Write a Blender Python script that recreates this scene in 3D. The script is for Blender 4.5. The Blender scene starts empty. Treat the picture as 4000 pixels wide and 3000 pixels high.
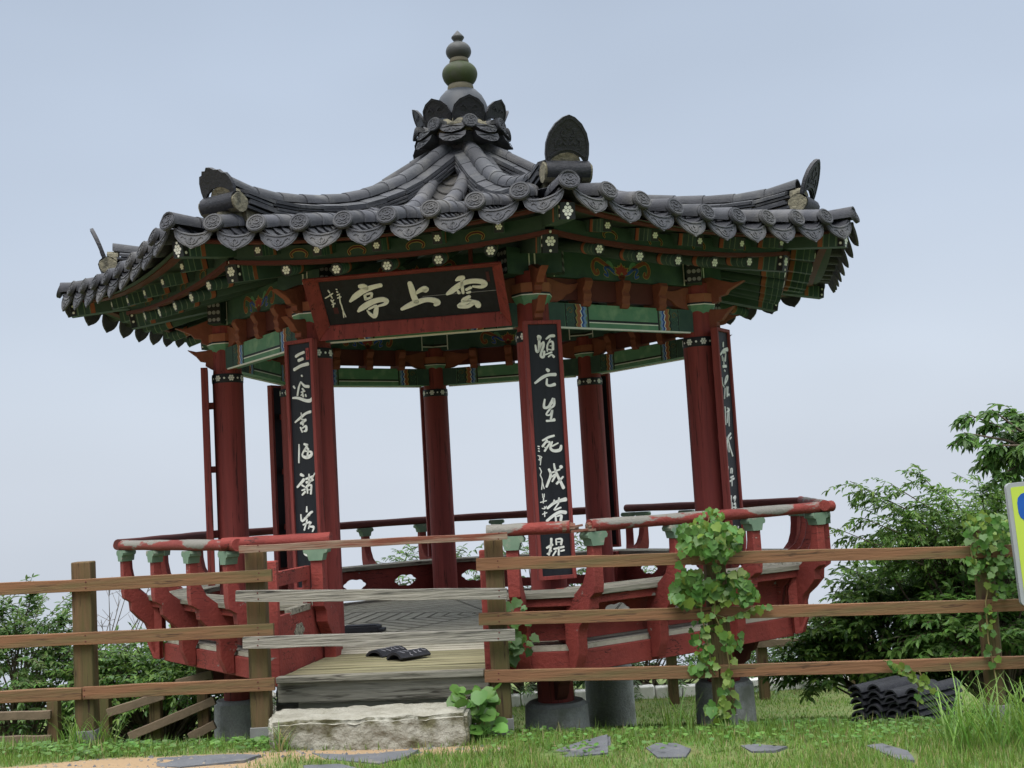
import bpy, bmesh, math, random
import numpy as np
from mathutils import Matrix, Vector
from mathutils.geometry import tessellate_polygon
R = math.radians
PI = math.pi
random.seed(7)
rng = np.random.default_rng(7)
SC = bpy.context.scene
COL = SC.collection

# ------------------------------------------------------------------ camera
F_PX = 4764.18                       # focal length in photo pixels (photo 4000 x 3000)
CAM = Vector((0.10474, -12.07258, 1.13))
AZ, EL, ROLL = R(1.19673), R(5.18205), R(-3.37486)
FW = Vector((math.sin(AZ)*math.cos(EL), math.cos(AZ)*math.cos(EL), math.sin(EL)))
_rt = Vector((math.cos(AZ), -math.sin(AZ), 0)); _up = _rt.cross(FW)
RT = math.cos(ROLL)*_rt + math.sin(ROLL)*_up
UP = -math.sin(ROLL)*_rt + math.cos(ROLL)*_up
cam = bpy.data.cameras.new("camera"); camo = bpy.data.objects.new("camera", cam); COL.objects.link(camo)
cam.sensor_width = 36.0; cam.lens = 36.0*F_PX/4000.0; cam.clip_start = 0.1; cam.clip_end = 3000
camo.matrix_world = Matrix(((RT.x, UP.x, -FW.x, CAM.x), (RT.y, UP.y, -FW.y, CAM.y), (RT.z, UP.z, -FW.z, CAM.z), (0, 0, 0, 1)))
SC.camera = camo

# ------------------------------------------------------------------ sky, sun, exposure
SUN_EL, SUN_ROT = R(62), R(200)
w = bpy.data.worlds.new("World"); SC.world = w; w.use_nodes = True
nt = w.node_tree; nt.nodes.clear()
wo = nt.nodes.new('ShaderNodeOutputWorld'); bg = nt.nodes.new('ShaderNodeBackground')
sky = nt.nodes.new('ShaderNodeTexSky'); sky.sky_type = 'NISHITA'; sky.sun_disc = False
sky.sun_elevation = SUN_EL; sky.sun_rotation = SUN_ROT; sky.dust_density = 4.0
bg.inputs['Strength'].default_value = 0.1
tc = nt.nodes.new('ShaderNodeTexCoord'); sep = nt.nodes.new('ShaderNodeSeparateXYZ')
nt.links.new(tc.outputs['Generated'], sep.inputs[0])
ramp = nt.nodes.new('ShaderNodeValToRGB')           # overcast: pale haze low, thicker grey-blue above, bright zenith
cr = ramp.color_ramp
stops = [(0.0, (0.374, 0.408, 0.460)), (0.10, (0.352, 0.391, 0.450)), (0.22, (0.300, 0.343, 0.410)), (0.42, (0.262, 0.308, 0.380)),
         (0.62, (0.95, 1.0, 1.07)), (1.0, (2.3, 2.32, 2.36))]
while len(cr.elements) < len(stops): cr.elements.new(0.5)
for e, (p, c) in zip(cr.elements, stops): e.position = p; e.color = (*[10*x for x in c], 1)
mx = nt.nodes.new('ShaderNodeMix'); mx.data_type = 'RGBA'; mx.inputs['Factor'].default_value = 0.93
cn = nt.nodes.new('ShaderNodeTexNoise'); cn.inputs['Scale'].default_value = 1.6; cn.inputs['Detail'].default_value = 3
mp = nt.nodes.new('ShaderNodeMapping'); mp.inputs['Scale'].default_value = (1, 1, 2.5)
nt.links.new(tc.outputs['Generated'], mp.inputs[0]); nt.links.new(mp.outputs[0], cn.inputs['Vector'])
cmr = nt.nodes.new('ShaderNodeMapRange'); cmr.inputs[1].default_value = 0.3; cmr.inputs[2].default_value = 0.7
cmr.inputs[3].default_value = 0.91; cmr.inputs[4].default_value = 1.08
nt.links.new(cn.outputs['Fac'], cmr.inputs[0])
ml = nt.nodes.new('ShaderNodeVectorMath'); ml.operation = 'SCALE'
nt.links.new(sep.outputs['Z'], ramp.inputs[0]); nt.links.new(ramp.outputs[0], ml.inputs[0]); nt.links.new(cmr.outputs[0], ml.inputs['Scale'])
nt.links.new(sky.outputs[0], mx.inputs[6]); nt.links.new(ml.outputs[0], mx.inputs[7])
nt.links.new(mx.outputs[2], bg.inputs['Color']); nt.links.new(bg.outputs[0], wo.inputs['Surface'])
sl = bpy.data.lights.new("sun", 'SUN'); sl.energy = 1.5; sl.angle = R(40); sl.color = (1.0, 0.96, 0.90)
so = bpy.data.objects.new("sun", sl); COL.objects.link(so)
_sd = Vector((math.sin(SUN_ROT)*math.cos(SUN_EL), math.cos(SUN_ROT)*math.cos(SUN_EL), math.sin(SUN_EL)))
so.rotation_euler = _sd.to_track_quat('Z', 'Y').to_euler(); so.location = (0, 0, 30)
SC.view_settings.view_transform = 'Standard'; SC.view_settings.look = 'None'
SC.view_settings.exposure = 0.85; SC.view_settings.gamma = 1.0
SC.render.engine = 'CYCLES'

# ------------------------------------------------------------------ helpers
def ray(px, py): return FW + RT*((px-2000)/F_PX) - UP*((py-1500)/F_PX)
def at(px, py, d):                   # photo pixel -> point on the vertical plane d metres ahead of the camera
    v = ray(px, py); return CAM + v*(d/v.y)

class MB:
    def __init__(s): s.v = []; s.f = []; s.m = []; s.mi = 0; s.T = None
    def add(s, vs, fs, mi=None):
        n = len(s.v); T = s.T
        s.v.extend([tuple(T(*p)) for p in vs] if T else [tuple(p) for p in vs])
        s.f.extend([tuple(i+n for i in f) for f in fs]); s.m.extend([s.mi if mi is None else mi]*len(fs))
    def box(s, c, d, mi=None, rz=0.0, M=None):
        x, y, z = d[0]/2, d[1]/2, d[2]/2
        vs = [Vector((a*x, b*y, e*z)) for e in (-1, 1) for b in (-1, 1) for a in (-1, 1)]
        if rz: vs = [Matrix.Rotation(rz, 3, 'Z') @ v for v in vs]
        if M: vs = [M @ v for v in vs]
        c = Vector(c)
        s.add([v+c for v in vs], [(0, 2, 3, 1), (4, 5, 7, 6), (0, 1, 5, 4), (2, 6, 7, 3), (0, 4, 6, 2), (1, 3, 7, 5)], mi)
    def hexa(s, p, mi=None):         # 8 points: bottom loop then top loop
        s.add(p, [(3, 2, 1, 0), (4, 5, 6, 7), (0, 1, 5, 4), (1, 2, 6, 5), (2, 3, 7, 6), (3, 0, 4, 7)], mi)
    def beam(s, a, b, wd, ht, mi=None, up=Vector((0, 0, 1))):
        a, b = Vector(a), Vector(b); d = (b-a).normalized(); sd = d.cross(up).normalized(); u = sd.cross(d)
        sd *= wd/2; u *= ht/2
        s.hexa([a-sd-u, a+sd-u, a+sd+u, a-sd+u, b-sd-u, b+sd-u, b+sd+u, b-sd+u], mi)
    def prism(s, poly, fn, t0, t1, mi=None, holes=()):
        loops = [poly]+list(holes)
        allp = [p for l in loops for p in l]; n = len(allp)
        if holes or len(poly) > 4: tris = tessellate_polygon([[Vector((a, b, 0)) for a, b in l] for l in loops])
        else: tris = [tuple(range(len(poly)))]
        vs = [fn(a, b, t0) for a, b in allp]+[fn(a, b, t1) for a, b in allp]
        fs = [tuple(t) for t in tris]+[tuple(i+n for i in reversed(t)) for t in tris]
        k = 0
        for l in loops:
            m = len(l)
            fs += [(k+i, k+(i+1) % m, k+(i+1) % m+n, k+i+n) for i in range(m)]; k += m
        s.add(vs, fs, mi)
    def tube(s, pts, rad, n=8, mi=None, cap=True, flat=1.0):
        pts = [Vector(p) for p in pts]; k = len(pts)
        if not hasattr(rad, '__len__'): rad = [rad]*k
        vs = []; u = None
        for i, p in enumerate(pts):
            d = (pts[min(i+1, k-1)]-pts[max(i-1, 0)]).normalized()
            if u is None: u = d.orthogonal().normalized()
            u = (u-d*u.dot(d)).normalized(); q = d.cross(u)
            vs += [p+(u*math.cos(2*PI*j/n)+q*math.sin(2*PI*j/n)*flat)*rad[i] for j in range(n)]
        fs = [(i*n+j, i*n+(j+1) % n, (i+1)*n+(j+1) % n, (i+1)*n+j) for i in range(k-1) for j in range(n)]
        if cap: fs += [tuple(reversed(range(n))), tuple((k-1)*n+j for j in range(n))]
        s.add(vs, fs, mi)
    def lathe(s, prof, n=24, c=(0, 0, 0), mi=None):      # prof: (radius, z)
        vs = [(c[0]+r*math.cos(2*PI*j/n), c[1]+r*math.sin(2*PI*j/n), c[2]+z) for r, z in prof for j in range(n)]
        k = len(prof)
        fs = [(i*n+j, i*n+(j+1) % n, (i+1)*n+(j+1) % n, (i+1)*n+j) for i in range(k-1) for j in range(n)]
        fs += [tuple(reversed(range(n))), tuple((k-1)*n+j for j in range(n))]
        s.add(vs, fs, mi)
    def disc(s, c, fn, r, h0, h1, n=8, mi=None):         # small raised disc: fn(a, b, h)
        s.prism([(c[0]+r*math.cos(2*PI*j/n), c[1]+r*math.sin(2*PI*j/n)) for j in range(n)], fn, h0, h1, mi)
    def flower(s, c, fn, r, h0, h1, mi):                 # seven dots
        for j in range(7):
            a = j*PI/3; q = (0, 0) if j == 6 else (r*.66*math.cos(a), r*.66*math.sin(a))
            s.disc((c[0]+q[0], c[1]+q[1]), fn, r*.33, h0, h1, 7, mi)
    def stroke(s, pts, fn, h0, h1, mi=None, sub=4):      # brush stroke through (x, y, width)
        P = np.array(pts, float); n = len(P)
        if n == 1: s.disc(P[0][:2], fn, P[0][2]/2, h0, h1, 8, mi); return
        E = np.vstack([2*P[0]-P[1], P, 2*P[-1]-P[-2]]); out = []
        for i in range(n-1):
            p0, p1, p2, p3 = E[i:i+4]
            for j in range(sub+(i == n-2)):
                t = j/sub
                out.append(.5*((2*p1)+(p2-p0)*t+(2*p0-5*p1+4*p2-p3)*t*t+(3*p1-p0-3*p2+p3)*t**3))
        Q = np.array(out); Q[:, 2] = np.maximum(Q[:, 2], P[:, 2].min()*.8)
        D = np.gradient(Q[:, :2], axis=0); D /= np.linalg.norm(D, axis=1)[:, None]+1e-9
        Nn = np.stack([-D[:, 1], D[:, 0]], 1); wv = Q[:, 2]/2
        a, b = Q[0, :2]-D[0]*wv[0]*.6, Q[-1, :2]+D[-1]*wv[-1]*.6         # rounded ends
        Lp = Q[:, :2]+Nn*wv[:, None]; Rp = Q[:, :2]-Nn*wv[:, None]
        Lp = np.vstack([a+Nn[0]*wv[0]*.5, Lp, b+Nn[-1]*wv[-1]*.5]); Rp = np.vstack([a-Nn[0]*wv[0]*.5, Rp, b-Nn[-1]*wv[-1]*.5])
        m = len(Lp); vs = []
        for h in (h0, h1): vs += [fn(x, y, h) for x, y in Lp]+[fn(x, y, h) for x, y in Rp]
        fs = []
        for i in range(m-1):
            fs += [(2*m+i, 2*m+i+1, 3*m+i+1, 3*m+i), (i, i+1, 2*m+i+1, 2*m+i), (m+i+1, m+i, 3*m+i, 3*m+i+1)]
        fs += [(0, 2*m, 3*m, m), (m-1, 2*m-1, 4*m-1, 3*m-1)]
        s.add(vs, fs, mi)
    def build(s, name, mats, parent=None, org=(0, 0, 0), smooth=35, bevel=0.0, fix=True):
        me = bpy.data.meshes.new(name); ox, oy, oz = org
        me.from_pydata([(x-ox, y-oy, z-oz) for x, y, z in s.v], [], s.f)
        if not isinstance(mats, (list, tuple)): mats = [mats]
        for m in mats: me.materials.append(m)
        me.polygons.foreach_set('material_index', s.m)
        if fix:
            bm = bmesh.new(); bm.from_mesh(me); bmesh.ops.recalc_face_normals(bm, faces=bm.faces); bm.to_mesh(me); bm.free()
        if smooth:
            me.polygons.foreach_set('use_smooth', [True]*len(me.polygons)); me.set_sharp_from_angle(angle=R(smooth))
        me.update()
        o = bpy.data.objects.new(name, me); COL.objects.link(o)
        if parent: o.parent = parent
        else: o.location = org
        if bevel:
            b = o.modifiers.new('bevel', 'BEVEL'); b.width = bevel; b.segments = 2; b.limit_method = 'ANGLE'; b.angle_limit = R(40)
        return o

def tag(o, label=None, cat=None, group=None, kind=None):
    for k, v in (('label', label), ('category', cat), ('group', group), ('kind', kind)):
        if v: o[k] = v
    return o
def thing(name, label, cat, loc=(0, 0, 0), rz=0.0, group=None):
    o = bpy.data.objects.new(name, None); COL.objects.link(o); o.location = loc; o.rotation_euler = (0, 0, rz); o.empty_display_size = .1
    return tag(o, label, cat, group)
def copy_tree(o, parent=None):
    c = o.copy(); COL.objects.link(c)
    if parent: c.parent = parent
    for ch in [x for x in bpy.data.objects if x.parent == o]: copy_tree(ch, c)
    return c

# ------------------------------------------------------------------ materials
def mat(name, c1, c2=None, scale=6.0, rough=.7, stretch=(1, 1, 1), bump=0.0, bscale=None, c3=None, t3=.62, s3=3.0, w3=.06, island=0.0, spec=.3, detail=6.0, st3=None, trans=0.0, top=0.0, crack=None, knots=None):
    m = bpy.data.materials.new(name); m.use_nodes = True; N = m.node_tree; L = N.links; b = N.nodes['Principled BSDF']
    b.inputs['Roughness'].default_value = rough; b.inputs['Specular IOR Level'].default_value = spec
    tcn = N.nodes.new('ShaderNodeTexCoord'); mpn = N.nodes.new('ShaderNodeMapping'); mpn.inputs['Scale'].default_value = stretch
    L.new(tcn.outputs['Object'], mpn.inputs[0])
    def noise(sc, dt, vec=mpn):
        n = N.nodes.new('ShaderNodeTexNoise'); n.inputs['Scale'].default_value = sc; n.inputs['Detail'].default_value = dt
        n.inputs['Roughness'].default_value = .6; L.new(vec.outputs[0], n.inputs['Vector']); return n
    def mix(fac, a, bb):
        x = N.nodes.new('ShaderNodeMix'); x.data_type = 'RGBA'
        L.new(fac, x.inputs['Factor'])
        for sck, v in ((6, a), (7, bb)):
            if hasattr(v, 'is_output'): L.new(v, x.inputs[sck])
            else: x.inputs[sck].default_value = (*v, 1)
        return x.outputs[2]
    def rng_(sock, a, bb, c=0, d=1):
        r_ = N.nodes.new('ShaderNodeMapRange'); L.new(sock, r_.inputs[0])
        for i, v in zip((1, 2, 3, 4), (a, bb, c, d)): r_.inputs[i].default_value = v
        return r_.outputs[0]
    n1 = noise(scale, detail)
    col = mix(rng_(n1.outputs['Fac'], .32, .68), c1, c2 or tuple(x*.75 for x in c1))
    if c3:
        v3 = mpn
        if st3:
            v3 = N.nodes.new('ShaderNodeMapping'); v3.inputs['Scale'].default_value = st3; L.new(tcn.outputs['Object'], v3.inputs[0])
        n3 = noise(s3, 8, v3); f3 = n3.outputs['Fac']
        if top:                       # weather-beaten on the upper side
            gn = N.nodes.new('ShaderNodeNewGeometry'); sx = N.nodes.new('ShaderNodeSeparateXYZ'); ma = N.nodes.new('ShaderNodeMath'); ma.operation = 'MULTIPLY_ADD'
            L.new(gn.outputs['Normal'], sx.inputs[0]); L.new(sx.outputs['Z'], ma.inputs[0]); ma.inputs[1].default_value = top; L.new(f3, ma.inputs[2]); f3 = ma.outputs[0]
        col = mix(rng_(f3, t3-w3, t3+w3), col, c3)
    if crack:                         # fine drying cracks along the grain: (stretch, dark colour, half width)
        vc = N.nodes.new('ShaderNodeMapping'); vc.inputs['Scale'].default_value = crack[0]; L.new(tcn.outputs['Object'], vc.inputs[0])
        nc = noise(1.0, 3, vc); sb_ = N.nodes.new('ShaderNodeMath'); sb_.operation = 'SUBTRACT'; sb_.inputs[1].default_value = .5; L.new(nc.outputs['Fac'], sb_.inputs[0])
        ab = N.nodes.new('ShaderNodeMath'); ab.operation = 'ABSOLUTE'; L.new(sb_.outputs[0], ab.inputs[0])
        n4 = noise(2.3, 2); mu = N.nodes.new('ShaderNodeMath'); mu.operation = 'MULTIPLY'
        L.new(rng_(ab.outputs[0], crack[2]*.4, crack[2], 1, 0), mu.inputs[0]); L.new(rng_(n4.outputs['Fac'], .45, .6), mu.inputs[1])
        col = mix(mu.outputs[0], col, crack[1])
    if knots:
        vk = N.nodes.new('ShaderNodeMapping'); vk.inputs['Scale'].default_value = knots[0]; L.new(tcn.outputs['Object'], vk.inputs[0])
        vo = N.nodes.new('ShaderNodeTexVoronoi'); vo.inputs['Scale'].default_value = 1.0; L.new(vk.outputs[0], vo.inputs['Vector'])
        col = mix(rng_(vo.outputs['Distance'], .10, .20, 1, 0), col, knots[1])
    if island:
        g = N.nodes.new('ShaderNodeNewGeometry'); h = N.nodes.new('ShaderNodeHueSaturation')
        L.new(rng_(g.outputs['Random Per Island'], 0, 1, 1-island, 1+island), h.inputs['Value'])
        h2 = N.nodes.new('ShaderNodeMath'); h2.operation = 'MULTIPLY_ADD'; h2.inputs[1].default_value = 7.13; h2.inputs[2].default_value = .1
        fr = N.nodes.new('ShaderNodeMath'); fr.operation = 'FRACT'
        L.new(g.outputs['Random Per Island'], h2.inputs[0]); L.new(h2.outputs[0], fr.inputs[0])
        L.new(rng_(fr.outputs[0], 0, 1, .5-.05*island, .5+.035*island), h.inputs['Hue']); L.new(col, h.inputs['Color']); col = h.outputs[0]
    L.new(col, b.inputs['Base Color'])
    if bump:
        nb = noise(bscale or scale*3, 6); bp = N.nodes.new('ShaderNodeBump'); bp.inputs['Strength'].default_value = bump
        bp.inputs['Distance'].default_value = .02; L.new(nb.outputs['Fac'], bp.inputs['Height']); L.new(bp.outputs[0], b.inputs['Normal'])
    if trans:
        tr = N.nodes.new('ShaderNodeBsdfTranslucent'); L.new(col, tr.inputs['Color']); ms = N.nodes.new('ShaderNodeMixShader')
        ms.inputs[0].default_value = trans; L.new(b.outputs[0], ms.inputs[1]); L.new(tr.outputs[0], ms.inputs[2])
        L.new(ms.outputs[0], N.nodes['Material Output'].inputs['Surface'])
    return m
GREYWOOD = (.225, .215, .19)
M = dict(
 red=mat('red_paint', (.272, .052, .044), (.185, .036, .032), 1.6, .7, (9, 9, .4), .3, 30, c3=(.30, .14, .11), t3=.72, s3=9, w3=.012, st3=(3, 3, .5), crack=((26, 26, .8), (.06, .018, .015), .022)),
 redworn=mat('worn_red_paint', (.265, .050, .040), (.185, .034, .029), 4, .75, (1, 1, 1), .4, 40, c3=GREYWOOD, t3=.68, s3=6, w3=.010, st3=(.7, 2, 2), crack=((3, 3, 14), (.07, .02, .017), .014)),
 railworn=mat('peeling_rail_paint', (.25, .046, .036), (.18, .034, .028), 5, .75, (1, 1, 1), .5, 40, c3=GREYWOOD, t3=.56, s3=4, w3=.02, st3=(.45, 1.5, 1.5), top=.10),
 orange=mat('orange_red_paint', (.25, .080, .048), (.18, .056, .035), 6, .75, bump=.3),
 orange2=mat('salmon_paint', (.34, .125, .068), (.28, .095, .05), 10, .7),
 green=mat('green_paint', (.125, .285, .175), (.10, .23, .145), 7, .65, c3=(.21, .35, .22), t3=.60, s3=6, w3=.08),
 dgreen=mat('dark_green_paint', (.050, .096, .082), (.036, .074, .064), 6, .7, c3=(.068, .125, .088), t3=.62, s3=5, w3=.1),
 mgreen=mat('rafter_green_paint', (.060, .105, .085), (.044, .082, .066), 7, .7),
 pale=mat('pale_green_cap_paint', (.165, .245, .170), (.125, .195, .135), 9, .75, c3=(.28, .27, .22), t3=.62, s3=10, w3=.04),
 black=mat('black_paint', (.013, .014, .018), (.018, .020, .024), 8, .55),
 board=mat('black_board_paint', (.0085, .0095, .014), (.014, .016, .022), 5, .55, (4, 4, .4), .15, 30),
 navy=mat('navy_paint', (.020, .034, .062), (.015, .024, .044), 8, .6),
 white=mat('white_paint', (.82, .83, .78), (.72, .73, .67), 20, .6),
 grey=mat('grey_dot_paint', (.28, .28, .31), None, 20, .6),
 blue=mat('blue_paint', (.035, .10, .42), None, 20, .6),
 lblue=mat('light_blue_paint', (.22, .36, .62), None, 20, .6),
 yellow=mat('ochre_paint', (.36, .30, .10), None, 20, .6),
 seal=mat('seal_red_paint', (.34, .055, .05), None, 20, .6),
 dseal=mat('faded_seal_paint', (.075, .022, .026), None, 20, .6),
 tile=mat('roof_tile_clay', (.040, .042, .049), (.025, .027, .032), 9, .6, bump=.3, bscale=60, c3=(.085, .085, .083), t3=.63, s3=4, w3=.09, island=.3),
 tilel=mat('eave_tile_clay', (.066, .068, .078), (.044, .046, .054), 9, .8, bump=.35, bscale=70, c3=(.105, .103, .10), t3=.58, s3=3, w3=.12, island=.25),
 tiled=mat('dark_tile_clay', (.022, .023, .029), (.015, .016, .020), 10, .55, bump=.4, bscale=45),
 valley=mat('valley_tile_clay', (.062, .059, .055), (.040, .039, .038), 8, .75, bump=.2, island=.2, c3=(.10, .09, .06), t3=.62, s3=7, w3=.06),
 finial=mat('finial_clay', (.046, .049, .048), (.034, .037, .037), 6, .55, bump=.2),
 finmoss=mat('mossy_finial_clay', (.038, .052, .018), (.028, .040, .015), 5, .7, c3=(.055, .055, .048), t3=.58, s3=4, w3=.1, bump=.2),
 fincol=mat('finial_collar_mortar', (.13, .118, .08), (.09, .083, .06), 9, .85),
 finblue=mat('blue_grey_finial', (.028, .034, .043), (.022, .027, .035), 4, .5),
 mortar=mat('lime_mortar', (.20, .185, .130), (.135, .125, .09), 14, .95, bump=1.0, bscale=30, c3=(.075, .072, .055), t3=.58, s3=8),
 wood=mat('weathered_grey_wood', (.31, .295, .24), (.20, .19, .15), 5, .9, (.8, 10, 10), .6, 5, c3=(.085, .08, .06), t3=.61, s3=3, crack=((1.2, 20, 20), (.05, .045, .035), .03)),
 woodx=mat('weathered_grey_plank', (.30, .285, .245), (.16, .152, .13), 3.2, .9, (1.0, 16, 16), .7, 4, c3=(.07, .068, .06), t3=.60, s3=2.2, crack=((1.0, 26, 26), (.035, .033, .03), .035), knots=((1.3, 9, 9), (.07, .055, .04))),
 deck=mat('deck_planks', (.46, .44, .355), (.37, .35, .28), 5, .9, (3, 3, 3), .3, 20, island=.12, c3=(.26, .25, .18), t3=.63, s3=3, w3=.1),
 porch=mat('mossy_porch_planks', (.27, .25, .155), (.20, .185, .10), 3, .95, (.6, 9, 9), .6, 6, island=.14, c3=(.11, .105, .055), t3=.57, s3=2, w3=.08),
 fence=mat('brown_fence_wood', (.205, .100, .050), (.155, .077, .040), 4, .8, (.7, 8, 8), .3, 8, c3=(.11, .092, .040), t3=.57, s3=1.5, w3=.12, crack=((1.3, 24, 24), (.07, .038, .022), .02), knots=((1.1, 7, 7), (.065, .032, .018))),
 fpost=mat('fence_post_wood', (.135, .083, .042), (.098, .063, .031), 4, .85, (8, 8, .7), .35, 8, c3=(.078, .073, .027), t3=.52, s3=1.6, w3=.12, crack=((22, 22, 1.1), (.04, .025, .015), .022), knots=((7, 7, 1.6), (.05, .028, .016))),
 fold=mat('old_fence_wood', (.17, .125, .085), (.12, .09, .06), 5, .85, (2, 2, 2), .3),
 grail=mat('faded_red_rail_wood', (.185, .105, .075), (.24, .19, .14), 3, .9, (1, 14, 14), .5, 4, c3=(.165, .056, .036), t3=.52, s3=2.0, w3=.06),
 metal=mat('grey_metal', (.20, .205, .20), (.15, .15, .145), 8, .5),
 granite=mat('granite', (.40, .41, .41), (.28, .288, .29), 60, .85, bump=.5, bscale=40, c3=(.20, .21, .185), t3=.60, s3=4, w3=.1),
 stone=mat('pale_step_stone', (.34, .33, .28), (.235, .225, .18), 8, .95, bump=1.2, bscale=28, c3=(.115, .108, .06), t3=.53, s3=5, w3=.07, top=-.13),
 slate=mat('slate', (.115, .120, .130), (.082, .086, .095), 6, .85, bump=.6, bscale=18, c3=(.17, .155, .13), t3=.63, s3=5),
 seam=mat('plank_seam_dirt_shade', (.075, .07, .05), (.12, .11, .08), 9, .9),  # dark strips along plank edges: dirt, plus gap shade put into the colour
 kerb=mat('white_kerb_stone', (.80, .80, .78), (.62, .62, .60), 9, .85),
 dark=mat('soffit_board', (.062, .088, .070), (.045, .066, .056), 5, .8),
 umber=mat('dark_red_board', (.115, .030, .027), (.085, .024, .021), 6, .75),
 bark=mat('bark', (.11, .085, .06), (.07, .055, .04), 12, .9, bump=.5),
 twig=mat('grey_twig', (.20, .17, .15), (.13, .11, .10), 12, .9),
 stem=mat('vine_stem', (.20, .13, .06), (.14, .15, .05), 12, .8),
)
def leafmat(n, c, isl=.4, tr=.3): return mat(n, c, tuple(x*.7 for x in c), 3, .45, island=isl, trans=tr, spec=.4)
M.update(
 leafA=leafmat('shrub_leaf', (.135, .265, .058), .3, .5), leafB=leafmat('dark_shrub_leaf', (.090, .185, .052), .3, .45), leafC=leafmat('light_leaf', (.21, .36, .070), .3, .5),
 leafD=leafmat('olive_leaf', (.145, .215, .072), .3, .5), vine=leafmat('vine_leaf', (.092, .215, .038), .25, .35), vine2=leafmat('young_vine_leaf', (.165, .255, .038), .2, .35),
 grass=leafmat('grass_blade', (.175, .290, .050), .3, .5), dry=leafmat('dry_grass_blade', (.35, .315, .14), .25, .5), tall=leafmat('tall_grass_blade', (.145, .285, .050), .3, .45),
 weed=leafmat('weed_leaf', (.11, .24, .045), .3), farleaf=leafmat('far_bush_leaf', (.11, .18, .085), .3))
# ------------------------------------------------------------------ pavilion frames (octagon, axis at the origin, deck top z = 0)
TH0 = R(12.196); ZB0 = -0.9          # yaw of corner 0; z of the pavilion's base
A8 = PI/8; CA, SA = math.cos(A8), math.sin(A8)
R1 = 2.40; AP1 = R1*CA; RR2 = 3.4085; APR = RR2*CA; ZR = .879
def vP(a, o, z): return (a, -o, z)                           # corner frame: sideways, outward, up
def sP(l, o, z): return (l*CA+o*SA, l*SA-o*CA, z)            # side frame (between corner 0 and corner 1)
def qP(l, o, z): return (l, -o, z)                           # side frame lying along x (copies turned by 22.5 degrees)
def world_of(k, p, extra=0.0):
    t = TH0+k*PI/4+extra; x, y, z = p
    return Vector((x*math.cos(t)-y*math.sin(t), x*math.sin(t)+y*math.cos(t), z))
pav = thing('pavilion', 'red and green octagonal pavilion with dark tiled roof standing on stone bases behind the fence', 'pavilion', (0, 0, ZB0), TH0)
ROOF_EXTRA = R(-1.0)
def part(mb, name, mats, ks, extra=0.0, subs=(), bevel=0.0, smooth=35, skip=()):
    """build a part once in frame 0 and copy it round the octagon"""
    def place(o, k): o.location = (0, 0, -ZB0); o.rotation_euler = (0, 0, k*PI/4+extra)
    o0 = mb.build(name, mats, pav, bevel=bevel, smooth=smooth); first = None
    for sub in subs:
        smb, sname, smats = sub[:3]; smb.build(sname, smats, o0, bevel=0, smooth=smooth)
    out = []
    for i, k in enumerate(ks):
        o = o0 if i == 0 else copy_tree(o0, pav)
        place(o, k); out.append(o)
    return out
K8 = range(8)

# ---- columns with flower band
mb = MB(); mb.lathe([(.1425, -.75), (.1425, 2.36), (.132, 2.45), (.130, 2.90)], 28, (0, -R1, 0))
fb = MB(); fb.lathe([(.1435, 2.335), (.1455, 2.34), (.1455, 2.415), (.1435, 2.42)], 28, (0, -R1, 0), 0)
for j in range(14):
    a = 2*PI*j/14
    def cf(x, y, h, a=a):
        t = a+x/.1455; return ((.1455+h)*math.sin(t), -R1-(.1455+h)*math.cos(t), 2.378+y)
    if j % 2 == 0: fb.flower((0, 0), cf, .030, -.001, .002, 1)
    else: fb.disc((0, 0), cf, .010, -.001, .002, 7, 1)
part(mb, 'column', M['red'], K8, subs=[(fb, 'flower_band', [M['black'], M['white']])])

# ---- stone bases (different heights: the hill falls away to the back)
BASES = {0: (.245, -.49, -1.0), 7: (.245, -.52, -1.0), 1: (.25, -.58, -1.3), 6: (.235, -.60, -1.35), 2: (.24, -.7, -1.6), 5: (.24, -.75, -1.7), 3: (.27, -.84, -2.0), 4: (.27, -.88, -2.0)}
for k, (r, zt, zb) in BASES.items():
    mb = MB(); rr = r*1.06
    mb.lathe([(rr, zb), (rr*1.0, zb+.1), (r, zt-.03), (r-.03, zt)], 26, (0, -R1, 0))
    part(mb, 'stone_base', M['granite'], [k])

# ---- brackets on the columns
def sideways(sgn):                   # along the side that starts at corner 0 (sgn 1) or ends there (-1)
    return lambda s, z, t: (sgn*(s*CA)-t*SA*0, -(R1-s*SA)-t, z)
LOW_W = [(0, 2.45), (.12, 2.455), (.20, 2.475), (.25, 2.505), (.30, 2.525), (.335, 2.55), (.385, 2.60), (.40, 2.635), (.36, 2.61), (.30, 2.60), (.22, 2.615), (.12, 2.655), (0, 2.68)]
UP_W = [(0, 2.685), (.14, 2.66), (.25, 2.675), (.31, 2.70), (.345, 2.735), (.40, 2.755), (.45, 2.79), (.485, 2.85), (.44, 2.832), (.36, 2.822), (.28, 2.835), (.18, 2.866), (0, 2.868)]
LOW_R = [(2.38, 2.47), (2.54, 2.475), (2.60, 2.512), (2.595, 2.545), (2.645, 2.555), (2.68, 2.60), (2.76, 2.665), (2.68, 2.645), (2.58, 2.655), (2.38, 2.69)]
UP_R = [(2.38, 2.70), (2.56, 2.705), (2.63, 2.725), (2.63, 2.765), (2.695, 2.775), (2.72, 2.81), (2.87, 2.875), (2.77, 2.868), (2.67, 2.90), (2.56, 2.945), (2.38, 2.95)]
mb = MB()
for sg in (1, -1): mb.prism(LOW_W, sideways(sg), -.035, .045)
mb2 = MB(); mb2.prism(LOW_R, lambda r, z, t: (t, -r, z), -.034, .034)
mb3 = MB()
for sg in (1, -1): mb3.prism(UP_W, sideways(sg), -.033, .043)
mb4 = MB(); mb4.prism(UP_R, lambda r, z, t: (t, -r, z), -.032, .032)
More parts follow.
